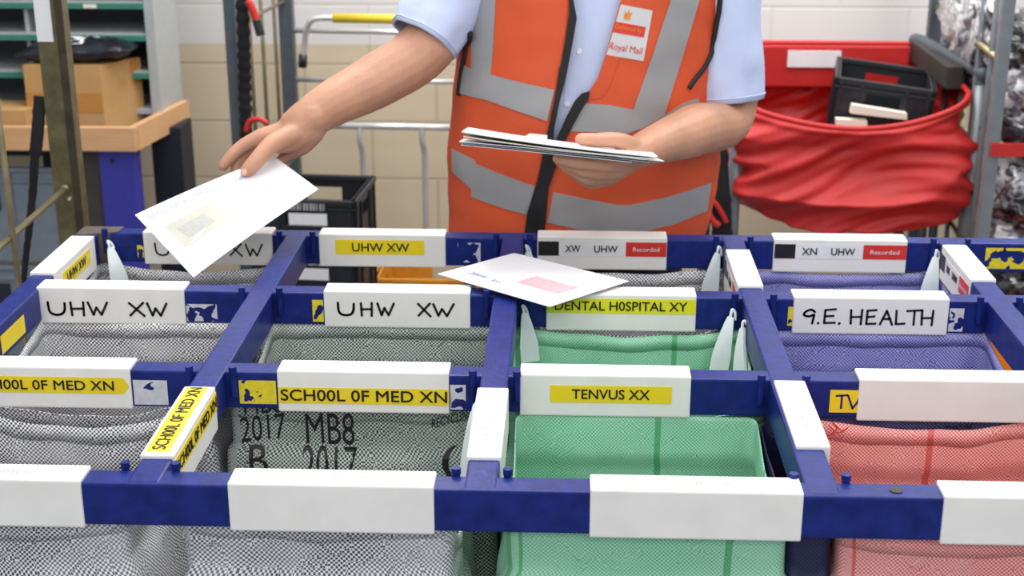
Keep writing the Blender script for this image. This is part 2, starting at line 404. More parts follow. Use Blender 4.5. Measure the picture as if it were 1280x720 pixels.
hand(o, yC, [('G', .386, .022), ('.', .409, .014), ('E', .421, .020), ('.', .443, .014), ('H', .463, .020), ('E', .489, .017), ('A', .511, .022), ('L', .536, .018), ('T', .553, .021), ('H', .577, .020)], 0.0235, 0.858, 0.0038)
# farthest row
o = holder(-0.787, -0.545, yD, 'white holder behind the held envelope', False)
hand(o, yD, [('U', -0.765, .026), ('H', -0.727, .022), ('W', -0.700, .024), ('X', -0.625, .022), ('W', -0.595, .024)], 0.023, 0.858, 0.0034)
o = holder(-0.458, -0.2225, yD, 'white holder with a small yellow UHW XW sticker', False)
front(o, yD, [('rect', M_YELLOW, -0.427, -0.262, 0.864, 0.892), ('text', 'UHW XW', -0.396, -0.290, 0.870, 0.886)])
for x0, x1, a in ((-0.053, 0.1855, 'XW'), (0.3800, 0.6225, 'XN')):
    o = holder(x0, x1, yD, 'white holder with black square, printed %s UHW and a red Recorded tab' % a, False)
    front(o, yD, [('rect', M_PAPER, x0+0.002, x1-0.001, 0.866, 0.8935), ('rect', M_INK, x0+0.002, x0+0.040, 0.866, 0.8935), ('rect', M_REDST, x0+0.163, x1-0.001, 0.866, 0.8935),
              ('text', a, x0+0.052, x0+0.079, 0.8735, 0.8865), ('text', 'UHW', x0+0.105, x0+0.148, 0.8735, 0.8865), ('text', 'Recorded', x0+0.176, x1-0.014, 0.876, 0.884, M_PAPER)])
# holders on the long bars
def side_holder(x, y0, y1, label, faint=True):
    o = MB().box((x-PH, y0, 0.8395), (x+PH, y1, 0.9035), 0.0025).build('label_holder', M_WHITE, rack); o['label'] = label
    if faint:
        t = MB(); flat_text(t, 'RoMEC', (x+0.007, y0+0.06, 0.9038), (0, 1, 0), (-1, 0, 0), 0.055, 0.012, False); t.build('embossed_lettering', M_FAINT, o)
    return o
o = side_holder(XS[0], 2.288, 2.504, 'white holder with yellow UHW XW sticker on the left end bar', False)
m = MB(); flat_rect(m, (XS[0]+PH, 2.325, 0.861), (0, 1, 0), (0, 0, 1), 0.145, 0.029, (1, 0, 0)); m.build('sticker', M_YELLOW, o)
m = MB(); flat_text(m, 'UHW XW', (XS[0]+PH+0.0008, 2.345, 0.868), (0, 1, 0), (0, 0, 1), 0.10, 0.016); m.build('lettering', M_INK, o)
o = side_holder(XS[1], 1.590, 1.808, 'white holder with yellow strips on its top and right face', False)
m = MB(); flat_rect(m, (XS[1]+0.012, 1.60, 0.9035), (0, 1, 0), (-1, 0, 0), 0.203, 0.029, (0, 0, 1)); m.build('sticker', M_YELLOW, o)
m = MB(); flat_text(m, 'SCH00L 0F MED XN', (XS[1]+0.006, 1.606, 0.9042), (0, 1, 0), (-1, 0, 0), 0.195, 0.017); m.build('lettering', M_INK, o)
m = MB(); flat_rect(m, (XS[1]+PH, 1.592, 0.870), (0, 1, 0), (0, 0, 1), 0.215, 0.026, (1, 0, 0)); m.build('sticker', M_YELLOW, o)
m = MB(); flat_text(m, 'SCH00L 0F MED XN', (XS[1]+PH+0.0008, 1.598, 0.875), (0, 1, 0), (0, 0, 1), 0.205, 0.016); m.build('lettering', M_INK, o)
side_holder(XS[2], 1.602, 1.820, 'blank white holder on the bar between grey and green bags')
side_holder(XS[3]+0.006, 1.648, 1.862, 'blank white holder on the bar between green and red bags')
for x, y0, y1 in ((XS[3], 2.268, 2.468), (XS[4], 2.314, 2.511)):
    o = side_holder(x, y0, y1, 'white holder with a red Recorded tab on its left face, left of the blue far bag' if x < .5 else 'white holder with a red Recorded tab on its left face, right of the blue far bag', False)
    xx = x-PH
    def R(mt, ya, yb, k):
        m = MB(); flat_rect(m, (xx-0.0001*k, ya, 0.860), (0, -1, 0), (0, 0, 1), ya-yb, 0.029, (-1, 0, 0)); m.build('sticker', mt, o)
    R(M_PAPER, y1-0.004, y0+0.004, 0); R(M_INK, y1-0.004, y1-0.036, 2); R(M_REDST, y0+0.064, y0+0.004, 2)
    for s, ya, w in (('XN', y1-0.048, 0.022), ('UHW', y1-0.088, 0.034)):
        m = MB(); flat_text(m, s, (xx-0.0012, ya, 0.868), (0, -1, 0), (0, 0, 1), w, 0.013); m.build('lettering', M_INK, o)
    m = MB(); flat_text(m, 'Recorded', (xx-0.0012, y0+0.057, 0.870), (0, -1, 0), (0, 0, 1), 0.045, 0.009, False); m.build('lettering', M_PAPER, o)
# remains of peeled stickers on the blue bars
def remains(x0, x1, z0, z1, y, mt, seed, thr=-0.05):
    m = MB(); torn(m, (x0, y-HB-0.0008, z0), (1, 0, 0), (0, 0, 1), x1-x0, z1-z0, seed, thr); 
    if m.v: m.build('torn_sticker', mt, rack)
remains(-0.614, -0.565, 0.846, 0.884, yB, M_TORN, 3.1, -0.35); remains(-0.462, -0.409, 0.850, 0.886, yB, M_TORNY, 8.2, -0.2)
remains(-0.161, -0.139, 0.846, 0.884, yB, M_TORN, 5.7, -0.2)
remains(-0.626, -0.575, 0.846, 0.876, yC, M_TORN, 9.3, 0.05); remains(-0.416, -0.398, 0.848, 0.886, yC, M_TORNY, 2.2, -0.15)
remains(0.622, 0.645, 0.846, 0.886, yC, M_TORN, 4.4, 0.22); remains(0.362, 0.371, 0.852, 0.885, yC, M_TORNY, 6.1, -0.5)
remains(-0.200, -0.158, 0.850, 0.888, yD, M_TORN, 7.7, 0.12); remains(0.765, 0.88, 0.850, 0.890, yD, M_TORNY, 1.9, 0.0)
remains(-0.80, -0.788, 0.852, 0.876, yD, M_TORNY, 11.9, 0.0)
m = MB(); flat_rect(m, (0.372, yB-HB-0.0006, 0.851), (1, 0, 0), (0, 0, 1), 0.045, 0.034, (0, -1, 0)); o = m.build('sticker', M_YELLOW, rack); o['label'] = 'yellow sticker with marker letters on the bar'
m = MB(); hand_text(m, [('T', .381, .013), ('V', .397, .017)], (0, yB-HB-0.0014, 0.858), (1, 0, 0), (0, 0, 1), 0.019, 0.003); m.build('handwriting', mat('blue_ink', (30, 30, 120), .5), o)
m = MB(); flat_rect(m, (XS[0]+HB+0.0014, 2.04, 0.852), (0, 1, 0), (0, 0, 1), 0.10, 0.03, (1, 0, 0)); m.build('sticker', M_YELLOW, rack)

# ------------------------------------------------------------------ mail sacks
M_GREY = weave('grey_check_sacking', (246, 246, 249), (56, 56, 62), 0.0032, 0.35)
M_GREYG = weave('green_grey_check_sacking', (212, 222, 216), (44, 54, 52), 0.0030, 0.2)
M_GREEN = weave('green_sacking', (176, 226, 198), (100, 184, 142), 0.0026, 0.5, stripe=(50, 150, 90))
M_RED = weave('red_sacking', (250, 196, 190), (214, 92, 92), 0.0026, 0.3, stripe=(205, 60, 60))
M_BLUES = weave('blue_sacking', (172, 172, 222), (78, 74, 158), 0.0028, 0.35)
M_TAB = mat('translucent_white_tab', (222, 230, 232), 0.3, var=0.05)
def rrect(x0, x1, y0, y1, r, n):
    """n points round a rounded rectangle starting at the front left, with the arc length"""
    pts = []; cs = [(x1-r, y0+r, -PI/2), (x1-r, y1-r, 0), (x0+r, y1-r, PI/2), (x0+r, y0+r, PI)]
    prev = Vector((x0+r, y0)); dense = [prev]
    for cx, cy, a0 in cs:
        for k in range(9):
            a = a0+PI/2*k/8; dense.append(Vector((cx+r*math.cos(a), cy+r*math.sin(a))))
    dense.append(dense[0])
    acc = [0]
    for i in range(1, len(dense)): acc.append(acc[-1]+(dense[i]-dense[i-1]).length)
    tot = acc[-1]; j = 0; out = []
    for i in range(n):
        s = tot*i/n
        while acc[j+1] < s: j += 1
        t = (s-acc[j])/max(1e-9, acc[j+1]-acc[j]); out.append((dense[j].lerp(dense[j+1], t), s))
    return out, tot
def sack(x0, x1, y0, y1, m, label, sag=(0.02, 0.02, 0.02, 0.02), ztop=0.8395, depth=0.68, seed=0.0, amp=0.009, fold=1.0, pull=0.003, name='mail_sack', rows=46, n=168, hem=True, group=None, hz=1.0, r=0.014, hemh=0.022, tilt=0.0):
    pts, tot = rrect(x0, x1, y0, y1, r, n)
    cx, cy = (x0+x1)/2, (y0+y1)/2
    verts = []; uvs = []; faces = []; rim = []
    W, D = x1-x0, y1-y0
    for j in range(rows+1):
        t = j/rows
        for i, (p, s) in enumerate(pts):
            u = (p.x-x0)/W; v = (p.y-y0)/D
            wx = math.sin(PI*min(1, max(0, u)))**0.8; wy = math.sin(PI*min(1, max(0, v)))**0.8
            ef = max(0, 1-v/0.2)*wx; eb = max(0, 1-(1-v)/0.2)*wx; el = max(0, 1-u/0.2)*wy; er = max(0, 1-(1-u)/0.2)*wy
            sg = sag[0]*ef+sag[1]*er+sag[2]*eb+sag[3]*el
            nv = Vector((p.x*9, p.y*9, seed))
            zt = ztop-sg-tilt*max(0, v)**0.6+min(0.006, 0.001+0.25*sg)*noise.noise(nv*1.7)
            z = zt-(depth-sg)*(t**1.15)
            out = Vector((p.x-cx, p.y-cy)); L_ = out.length; out /= L_
            w = min(1.0, t*6)
            q = noise.noise(Vector((s*7*fold, z*4*hz, seed*3.1)))*amp+noise.noise(Vector((s*19*fold, z*7*hz, seed*1.7+5)))*amp*0.6
            ridge = 1-abs(noise.noise(Vector((s*5+z*6, z*5*hz-s*3, seed+9))))*2.2
            q += max(-0.5, ridge)*amp*0.5*w
            inn = pull*(ef+eb+el+er)*(0.35+0.65*max(0, 1-t*2.2))
            q = q*(0.12+0.88*w)-inn-abs(amp)*(0.1+0.7*w)+(0.02*math.sin(PI*min(1, t*1.1)) if t > 0.15 else 0)
            sc = 1.0
            if t > 0.93: sc = max(0.02, 1-((t-0.93)/0.07)**2)
            pos = Vector((cx, cy))+out*(L_+q)*sc
            verts.append((pos.x, pos.y, z)); uvs.append((s, z))
            if j == 0: rim.append(Vector((pos.x, pos.y, z)))
    for j in range(rows):
        for i in range(n):
            i2 = (i+1) % n; faces.append((j*n+i, (j+1)*n+i, (j+1)*n+i2, j*n+i2))
    o = finish(name, verts, faces, m, uvs=uvs, smooth=True)
    md = o.modifiers.new('cloth_thickness', 'SOLIDIFY'); md.thickness = 0.0012; md.offset = 0
    tag(o, label, 'mail bag', group)
    if hem:
        hv = []; hf = []; hu = []
        for k in range(n):
            b = rim[k]; dirn = Vector((b.x-cx, b.y-cy, 0)).normalized(); b2 = Vector(verts[2*n+k]); dn = Vector((b2.x-b.x, b2.y-b.y, -(b.z-b2.z))).normalized()
            w = 0.0014+0.0004*noise.noise(b*40)
            for du, off in ((0.003, w), (0.003, -w), (-hemh*(1+0.25*noise.noise(b*15)), -w), (-hemh*(1+0.25*noise.noise(b*15)), w)):
                hv.append(b+dirn*off-dn*du); hu.append((pts[k][1], b.z+du))
        for k in range(n):
            k2 = (k+1) % n
            for c in range(4):
                c2 = (c+1) % 4; hf.append((k*4+c, k*4+c2, k2*4+c2, k2*4+c))
        finish('hem', hv, hf, m, o, uvs=hu, smooth=True)
    return o
def tab(o, top, bot, face, w0=0.005, w1=0.0155):
    """white plastic hanging tab: a tapered strap with a hooked tip; face = outward direction"""
    top = Vector(top); bot = Vector(bot); face = Vector(face).normalized(); d = (bot-top); L_ = d.length; d.normalize()
    side = d.cross(face).normalized(); fn = side.cross(d).normalized()
    m = MB(); th = 0.0022
    rings = []
    for k in range(13):
        t = k/12; w = w0+(w1-w0)*min(1, t*1.5)**0.8; c = top+d*(L_*t)+fn*(0.004*math.sin(t*PI))
        rings.append([c-side*w-fn*th, c+side*w-fn*th, c+side*w+fn*th, c-side*w+fn*th])
    m.loft(rings)
    hk = [top+d*0.012+side*w0*0.2, top-d*0.006+side*w0*0.2-fn*0.001, top-d*0.012+side*0.001-fn*0.004, top-d*0.007-side*0.004-fn*0.006, top+d*0.004-side*0.0065-fn*0.006]
    m.tube(smooth_path(hk, 4), 0.0024, 8)
    arc = [top+d*(L_*0.40)+side*(0.0095*math.cos(a))+fn*0.0048+d*(0.011*math.sin(a)) for a in [PI*k/10 for k in range(11)]]
    m.tube(arc, 0.0011, 6)
    m.build('hanging_tab', M_TAB, o, smooth=False)
def print_on(o, s, x0, x1, z0, z1, slope=0.0, m=M_INK):
    """stencilled word thrown on to the side of the sack that faces the front"""
    dg = bpy.context.evaluated_depsgraph_get(); org = ORG[o.name]
    bv = BVHTree.FromPolygons([v.co+org for v in o.data.vertices], [p.vertices[:] for p in o.data.polygons])
    vv, ff, _ = text2d(s, 2); out = []
    for a, b in vv:
        x = x0+(x1-x0)*a; z = z0+(z1-z0)*b+slope*a
        h = bv.ray_cast(Vector((x, -1+1.0, z)), Vector((0, 1, 0)))
        y = h[0].y if h[0] else None
        out.append((x, y, z))
    ys = [p[1] for p in out if p[1] is not None]
    if not ys: return
    lo_ = min(ys); ys = [q for q in ys if q < lo_+.04]; av = sum(ys)/len(ys)
    out = [(x, y if y is not None and y < lo_+.04 else None, min(z, 0.836)) for x, y, z in out]
    finish('printed_lettering', [(x, (y if y is not None else av)-0.0022, z) for x, y, z in out], ff, m, o)
G_ = 0.013
def bay(c, r): return XS[c]+(.028 if r == 0 else G_), XS[c+1]-(.033 if r == 0 else G_), YS[r]+G_, YS[r+1]-G_
# farthest row of bays
s = sack(*bay(0, 2), M_GREY, 'grey checked mail bag under the envelope in the man\'s outstretched hand', seed=1.3)
tab(s, (-0.846, 2.522, 0.876), (-0.825, 2.505, 0.80), (0.4, -1, 0.2))
s = sack(*bay(2, 2), M_GREY, 'grey checked mail bag behind the lemon strip holder and the lying envelope', sag=(.03, .02, .012, .02), seed=2.9)
tab(s, (0.277, 2.522, 0.878), (0.262, 2.507, 0.79), (-0.3, -1, 0.2)); tab(s, (-0.070, 2.522, 0.876), (-0.058, 2.507, 0.79), (0.3, -1, 0.2))
s = sack(*bay(3, 2), M_BLUES, 'blue-violet mail bag in the far bay behind the marker-written health holder', sag=(.02, .02, .008, .02), seed=4.2)
tab(s, (0.672, 2.522, 0.876), (0.660, 2.505, 0.79), (-0.3, -1, 0.2))
# middle row
s = sack(*bay(0, 1), M_GREY, 'grey checked mail bag below the left marker-written UHW XW holder', sag=(.035, .02, .0, .02), seed=6.1, pull=.006)
s = sack(*bay(1, 1), M_GREYG, 'greenish grey mail bag printed with MB8 2017 and B.', sag=(.012, .02, .0, .02), seed=7.7, amp=.006)
def front_print(o, w, xa, ya, xb, yb, Y=1.906, rise=0.0):
    a = P(xa, yb, Y); b = P(xb, ya, Y); print_on(o, w, a.x, b.x, a.z, b.z, rise)
front_print(s, 'MB8', 383, 517, 442, 556); front_print(s, '2017', 380, 559, 446, 600)
front_print(s, 'MB8', 306, 490, 352, 518, rise=.004); front_print(s, '2017', 302, 522, 356, 553, rise=.008); front_print(s, 'B.', 314, 556, 344, 590)
front_print(s, 'RECYCLING', 540, 525, 592, 536, rise=.02); front_print(s, '(', 553, 556, 572, 598)
s = sack(*bay(2, 1), M_GREEN, 'pale green mail bag below the lemon strip holder', sag=(.03, .02, .014, .02), seed=8.8, amp=.012)
tab(s, (-0.066, 2.200, 0.874), (-0.056, 2.185, 0.795), (0.3, -1, 0.2)); tab(s, (0.268, 2.200, 0.872), (0.250, 2.180, 0.782), (-0.4, -1, 0.2)); tab(s, (0.281, 2.150, 0.872), (0.278, 2.10, 0.79), (-1, -0.5, 0.2))
s = sack(*bay(3, 1), M_BLUES, 'blue-violet mail bag below the marker-written health holder', sag=(.01, .02, .0, .02), seed=10.5, amp=.012)
front_print(s, 'RETURN TO MAIL', 1180, 533, 1216, 541, 1.91, .006)
# nearest row
s = sack(*bay(0, 0), M_GREY, 'grey checked mail bag in the near left bay with a sagging back rim', sag=(.02, .02, .036, .02), seed=12.2, amp=.012)
s = sack(*bay(1, 0), M_GREY, 'grey checked mail bag left of the near green one, its back rim hung low', sag=(.012, .03, .05, .05), seed=13.4, amp=.012, tilt=0.10)
tab(s, (-0.124, 1.80, 0.876), (-0.130, 1.72, 0.79), (-1, -0.3, 0.3))
s = sack(*bay(2, 0), M_GREEN, 'pale green mail bag in the nearest row below the TENVUS XX holder', sag=(.012, .02, .0, .02), seed=15.5, amp=.008, hem=False)
s = sack(*bay(3, 0), M_RED, 'faded red mail bag in the near right bay', sag=(.015, .02, .018, .02), seed=17.1, amp=.009)
M_NAVY = weave('navy_sacking', (44, 48, 92), (24, 26, 58), 0.0028, 0.1)
sack(XS[3]-.030, XS[3]+.025, 1.575, 1.87, M_NAVY, 'navy mail bag folded narrow between the near green and red bags', seed=19.4, amp=.006, hem=False, n=120)
m = MB()
sm = [P(x, y, 1.84) for x, y in ((1038, 545), (1046, 535), (1040, 528), (1052, 538), (1060, 534), (1048, 541), (1036, 532))]
m.tube(smooth_path(sm, 6), 0.0012, 6); m.build('frayed_thread', mat('red_thread', (214, 70, 66), .7), s)

# ------------------------------------------------------------------ the man
def tors(z, table):
    t = sorted(table); 
    if z <= t[0][0]: return t[0][1:]
    for i in range(len(t)-1):
        if t[i][0] <= z <= t[i+1][0]:
            k = (z-t[i][0])/(t[i+1][0]-t[i][0]); k = k*k*(3-2*k)*0.5+k*0.5
            return tuple(a+(b-a)*k for a, b in zip(t[i][1:], t[i+1][1:]))
    return t[-1][1:]
BY = 2.845
TT = []
for py, xl, xr, b in ((-330, 660, 800, .085), (-250, 606, 862, .105), (-170, 588, 895, .125), (-90, 584, 903, .135), (0, 583, 900, .140), (70, 578, 889, .142), (120, 573, 884, .146), (200, 567, 890, .152), (260, 568, 881, .152), (300, 568, 868, .150), (400, 574, 856, .145)):
    a = P(xl, py, BY); c = P(xr, py, BY); TT.append((a.z, (a.x+c.x)/2, (c.x-a.x)/2, b))
def torso_point(z, th, off, wr=0.0):
    cx, a, b = tors(z, TT); n = 2.4
    c, s = math.cos(th), math.sin(th)
    x = abs(c)**(2/n)*math.copysign(1, c); y = abs(s)**(2/n)*math.copysign(1, s)
    v = Vector((cx+x*(a+off), BY+y*(b+off), z))
    if wr:
        nv = v*6; nv.z *= 0.55
        q = noise.noise(nv+Vector((31, 7, 3)))*wr+noise.noise(Vector((v.x*14+v.z*9, v.z*15-v.x*5, 2.0)))*wr*0.45
        o = Vector((x*b, y*a, 0)).normalized(); v += o*q
    return v
zbot, ztop_ = 0.795, 1.50
def torso_mesh(off, z0, z1, nu, nv_, wr):
    V = []; Fc = []
    for j in range(nv_+1):
        z = z0+(z1-z0)*j/nv_
        for i in range(nu): V.append(torso_point(z, 2*PI*i/nu, off, wr))
    for j in range(nv_):
        for i in range(nu): Fc.append((j*nu+i, j*nu+(i+1) % nu, (j+1)*nu+(i+1) % nu, (j+1)*nu+i))
    return V, Fc
def inside(pt, poly):
    x, y = pt; r = False; j = len(poly)-1
    for i in range(len(poly)):
        xi, yi = poly[i]; xj, yj = poly[j]
        if (yi > y) != (yj > y) and x < (xj-xi)*(y-yi)/(yj-yi)+xi: r = not r
        j = i
    return r
def cast(px, py, bvs):
    best = None
    for bv in bvs:
        h = bv.ray_cast(CAM, ray(px, py).normalized())
        if h[0] is not None and (best is None or h[3] < best[2]):
            n = h[1] if h[1].dot(ray(px, py)) < 0 else -h[1]; best = (h[0], n, h[3])
    return best
def patch(poly, bvs, off, th, step=4.0):
    """a piece of cloth with the given outline, laid on the surface"""
    bd = []
    for i in range(len(poly)):
        a = Vector(poly[i]); b = Vector(poly[(i+1) % len(poly)]); n = max(1, int((b-a).length/step))
        bd += [a.lerp(b, k/n) for k in range(n)]
    pts = list(bd); xs = [p[0] for p in poly]; ys = [p[1] for p in poly]
    x = min(xs)+step*0.5
    while x < max(xs):
        y = min(ys)+step*0.5
        while y < max(ys):
            if inside((x, y), poly) and min((Vector((x, y))-b).length for b in bd) > step*0.55: pts.append(Vector((x, y)))
            y += step
        x += step
    r = delaunay_2d_cdt(pts, [], [list(range(len(bd)))], 1, 1e-4)
    V = []; N_ = []; ok = []
    for p in r[0]:
        h = cast(p[0], p[1], bvs); ok.append(h is not None)
        V.append(h[0] if h else Vector()); N_.append(h[1] if h else Vector((0, -1, 0)))
    fs = [f for f in r[2] if all(ok[i] for i in f)]
    par = list(range(len(V)))
    def find(q):
        while par[q] != q: par[q] = par[par[q]]; q = par[q]
        return q
    for f in fs:
        for q in f[1:]: par[find(q)] = find(f[0])
    cnt = {}
    for f in fs: cnt[find(f[0])] = cnt.get(find(f[0]), 0)+1
    if cnt:
        big = max(cnt, key=cnt.get); fs = [f for f in fs if find(f[0]) == big]
    use = sorted({q for f in fs for q in f}); mp_ = {q: k for k, q in enumerate(use)}
    V = [V[q] for q in use]; N_ = [N_[q] for q in use]; fs = [tuple(mp_[q] for q in f) for f in fs]
    return shell(V, N_, fs, off, th)
def shell(V, N_, fs, off, th):
    fs2 = []
    for f in fs:
        a, b, c = V[f[0]], V[f[1]], V[f[2]]
        fs2.append(tuple(f) if (b-a).cross(c-a).dot(N_[f[0]]) > 0 else tuple(reversed(f)))
    n = len(V); top = [v+q*(off+th) for v, q in zip(V, N_)]; bot = [v+q*off for v, q in zip(V, N_)]
    faces = list(fs2)+[tuple(i+n for i in reversed(f)) for f in fs2]
    ec = {}
    for f in fs2:
        for i in range(len(f)): ec[(f[i], f[(i+1) % len(f)])] = 1
    for (a, b) in list(ec):
        if (b, a) not in ec: faces.append((b, a, a+n, b+n))
    return top+bot, faces

# body: arms, hands, head, trunk and legs grown into one skin
body = MB()
def limb(pts, rs, n=5, seg=14, flat=1.0):
    body.tube(smooth_path(pts, n), lerp_list(rs, n), seg, flat); 
    body.blob(pts[-1], (rs[-1],)*3, seg=7); body.blob(pts[0], (rs[0],)*3, seg=7)
# trunk, neck, head, legs
body.loft([[torso_point(z, 2*PI*i/40, -0.03) for i in range(40)] for z in (0.80, 0.95, 1.1, 1.25, 1.38, 1.45, 1.50)])
hx = tors(1.5, TT)[0]
limb([(hx, BY, 1.44), (hx-0.005, BY-0.02, 1.58), (hx-0.01, BY-0.05, 1.66)], [0.075, 0.06, 0.06])
hc = Vector((hx-0.01, BY-0.075, 1.72))
body.blob(hc, (0.076, 0.098, 0.115), Matrix.Rotation(0.35, 3, 'X'), 16); body.blob(hc+Vector((0, -0.05, -0.075)), (0.05, 0.05, 0.05), None, 10)
body.blob(hc+Vector((0, -0.105, -0.03)), (0.014, 0.02, 0.024), None, 8); body.blob(hc+Vector((0, -0.094, -0.068)), (0.024, 0.012, 0.008), None, 8)
for sg in (-1, 1):
    body.blob(hc+Vector((sg*0.078, 0.005, -0.02)), (0.01, 0.02, 0.032), None, 8); body.blob(hc+Vector((sg*0.032, -0.086, -0.002)), (0.014, 0.012, 0.01), None, 8)
    limb([(hx+sg*0.095, BY+0.01, 0.86), (hx+sg*0.10, BY-0.01, 0.50), (hx+sg*0.105, BY+0.02, 0.09)], [0.085, 0.062, 0.042])
# arm that reaches to the left with the envelope
sl = P(612, -118, 2.85); el = P(533, 58, 2.74)
limb([sl, P(583, -30, 2.80), el, P(472, 100, 2.69), P(418, 128, 2.635), P(387, 147, 2.605), P(370, 158, 2.598)], [0.060, 0.057, 0.055, 0.052, 0.0435, 0.037, 0.033], 6, 18)
limb([P(392, 146, 2.60), P(370, 162, 2.592), P(350, 172, 2.585)], [0.034, 0.032, 0.024], 4, 14, 0.85)
limb([P(388, 162, 2.60), P(375, 179, 2.60), P(365, 189, 2.603)], [0.029, 0.0245, 0.016], 4)
limb([P(385, 160, 2.592), P(364, 174, 2.578), P(348, 180, 2.566)], [0.026, 0.0245, 0.018], 4)
for q in ((326, 171, 2.578), (333, 174, 2.594), (347, 176, 2.605), (360, 182, 2.607)):
    limb([P(380, 157, 2.598), P((380+q[0])/2, (161+q[1])/2, (2.598+q[2])/2), P(*q)], [0.027, 0.0215, 0.0155], 4)
limb([P(366, 168, 2.570), P(340, 180, 2.538), P(321, 200, 2.513), P(309, 213, 2.503)], [0.0205, 0.0170, 0.0150, 0.0128])             # thumb
limb([P(326, 171, 2.578), P(303, 183, 2.566), P(287, 198, 2.552), P(279, 208, 2.545)], [0.0155, 0.0132, 0.0115, 0.0098])           # index
limb([P(333, 174, 2.594), P(308, 192, 2.586), P(297, 206, 2.570), P(294, 216, 2.560)], [0.015, 0.0132, 0.0115, 0.0098])            # middle
limb([P(347, 176, 2.605), P(327, 196, 2.612), P(313, 213, 2.594), P(309, 222, 2.583)], [0.0135, 0.0122, 0.0110, 0.0095])           # ring
limb([P(360, 182, 2.607), P(359, 193, 2.604), P(353, 199, 2.588), P(349, 202, 2.580)], [0.013, 0.0110, 0.0100, 0.0092])            # little finger
# arm that holds the pile of letters
sr = P(886, -118, 2.86); er = P(915, 140, 2.815)
limb([sr, P(906, 10, 2.84), er, P(868, 163, 2.68), P(826, 178, 2.585), P(797, 190, 2.535)], [0.060, 0.056, 0.047, 0.050, 0.038, 0.029], 6, 18)
limb([P(802, 188, 2.54), P(786, 196, 2.51), P(772, 206, 2.485)], [0.030, 0.027, 0.020], 4)
LF = {'i': ((776, 206, 2.455), (744, 206, 2.412), (714, 202, 2.408), (696, 198, 2.412)), 'm': ((770, 214, 2.47), (741, 216, 2.424), (714, 208, 2.424), (699, 202, 2.432)),
      'r': ((763, 221, 2.49), (738, 224, 2.447), (717, 215, 2.447), (705, 208, 2.457)), 'l': ((757, 225, 2.51), (738, 229, 2.478), (722, 221, 2.480), (712, 214, 2.488))}
for q, k in zip(LF.values(), (1, 1, .97, .86)):
    limb([P(798, 192, 2.53), P((798+q[0][0])/2, (192+q[0][1])/2+1, (2.53+q[0][2])/2), P(*q[0])], [0.024, 0.018, 0.0135], 4)
    limb([P(*w) for w in q], [0.0138*k, 0.0118*k, 0.0103*k, 0.0088*k])
limb([P(797, 188, 2.525), P(774, 176, 2.49), P(744, 175, 2.462), P(726, 174, 2.452)], [0.020, 0.0150, 0.0128, 0.0108])
tmp = finish('person', body.v, body.f, None, base=(0, 0, 0), mats=[])
rm = tmp.modifiers.new('remesh', 'REMESH'); rm.mode = 'VOXEL'; rm.voxel_size = 0.0034
sm_ = tmp.modifiers.new('smooth', 'SMOOTH'); sm_.factor = 0.5; sm_.iterations = 4
dg = bpy.context.evaluated_depsgraph_get(); dg.update()
me = bpy.data.meshes.new_from_object(tmp.evaluated_get(dg))
V = [v.co.copy() for v in me.vertices]; FS = [tuple(p.vertices) for p in me.polygons]
bpy.data.objects.remove(tmp)
M_SKIN = mat('skin', (196, 145, 118), 0.5, var=0.16, scale=14, bump=0.10, bscale=140, sss=0.12)
person = finish('person', V, FS, M_SKIN, base=(hx, BY, 0), smooth=True)
tag(person, 'person in orange high-visibility vest and pale blue shirt sorting letters behind the rack', 'person')
BODY_BV = BVHTree.FromPolygons(V, FS)

M_SHIRT = mat('pale_blue_cotton', (196, 208, 240), 0.8, var=0.05, scale=10, bump=0.12, bscale=25)
M_ORG = mat('orange_hi_vis_cloth', (212, 82, 40), 0.6, var=0.07, scale=5, bump=0.12, bscale=22)
M_REFL = mat('silver_reflective_tape', (158, 158, 160), 0.42, 0.15, var=0.06, scale=12)
M_BIND = mat('black_binding', (17, 16, 20), 0.6, var=0.2, scale=90)
# shirt: trunk and two short sleeves
V, FS = torso_mesh(-0.006, 0.90, 1.515, 150, 70, 0.004)
sh = MB(); sh.add(V, FS)
def sleeve(pts, rs, flat, up):
    path = smooth_path(pts, 8); rr = lerp_list(rs, 8); n = len(path)
    seg = 40; rings = []; a0 = Vector(up)
    for i, p in enumerate(path):
        t = (path[min(i+1, n-1)]-path[max(i-1, 0)]).normalized(); a = (a0-t*a0.dot(t)).normalized(); b = t.cross(a)
        ring = []
        for k in range(seg):
            an = 2*PI*k/seg; d = a*math.cos(an)*flat+b*math.sin(an)
            w = 1+0.09*noise.noise(p*9+d*2.2)+0.05*noise.noise(Vector((an*2, i*0.5, 3)))
            ring.append(p+d*rr[i]*w)
        rings.append(ring)
    inner = [[path[-1-j]+(v-path[-1-j])*0.93 for v in rings[-1-j]] for j in range(0, 5)]
    sh.loft(rings+inner, caps=False)
    return rings
RL = sleeve([P(635, -150, 2.85), P(600, -75, 2.825), P(562, -5, 2.785), P(529, 50, 2.742)], [0.085, 0.086, 0.077, 0.067], 1.0, (0, -1, 0))
RR = sleeve([P(868, -150, 2.86), P(893, -60, 2.85), P(903, 40, 2.83), P(908, 126, 2.815)], [0.085, 0.088, 0.077, 0.070], 1.0, (0, -1, 0))
shirt = sh.build('shirt', M_SHIRT, person, smooth=True)
BV_SH = BVHTree.FromPolygons(sh.v, sh.f)
V, FS = patch([(716, -60), (726, -60), (728, 60), (719, 135), (708, 165), (700, 165), (712, 60)], [BV_SH], 0.0006, 0.0012)
finish('button_placket', V, FS, M_SHIRT, shirt)
for py, px in ((64, 724), (-20, 726), (130, 709)):
    h = cast(px, py, [BV_SH]); MB().tube([h[0]+h[1]*0.0014, h[0]+h[1]*0.0040], [0.0058, 0.0050], 16).build('shirt_button', M_PAPER, shirt)
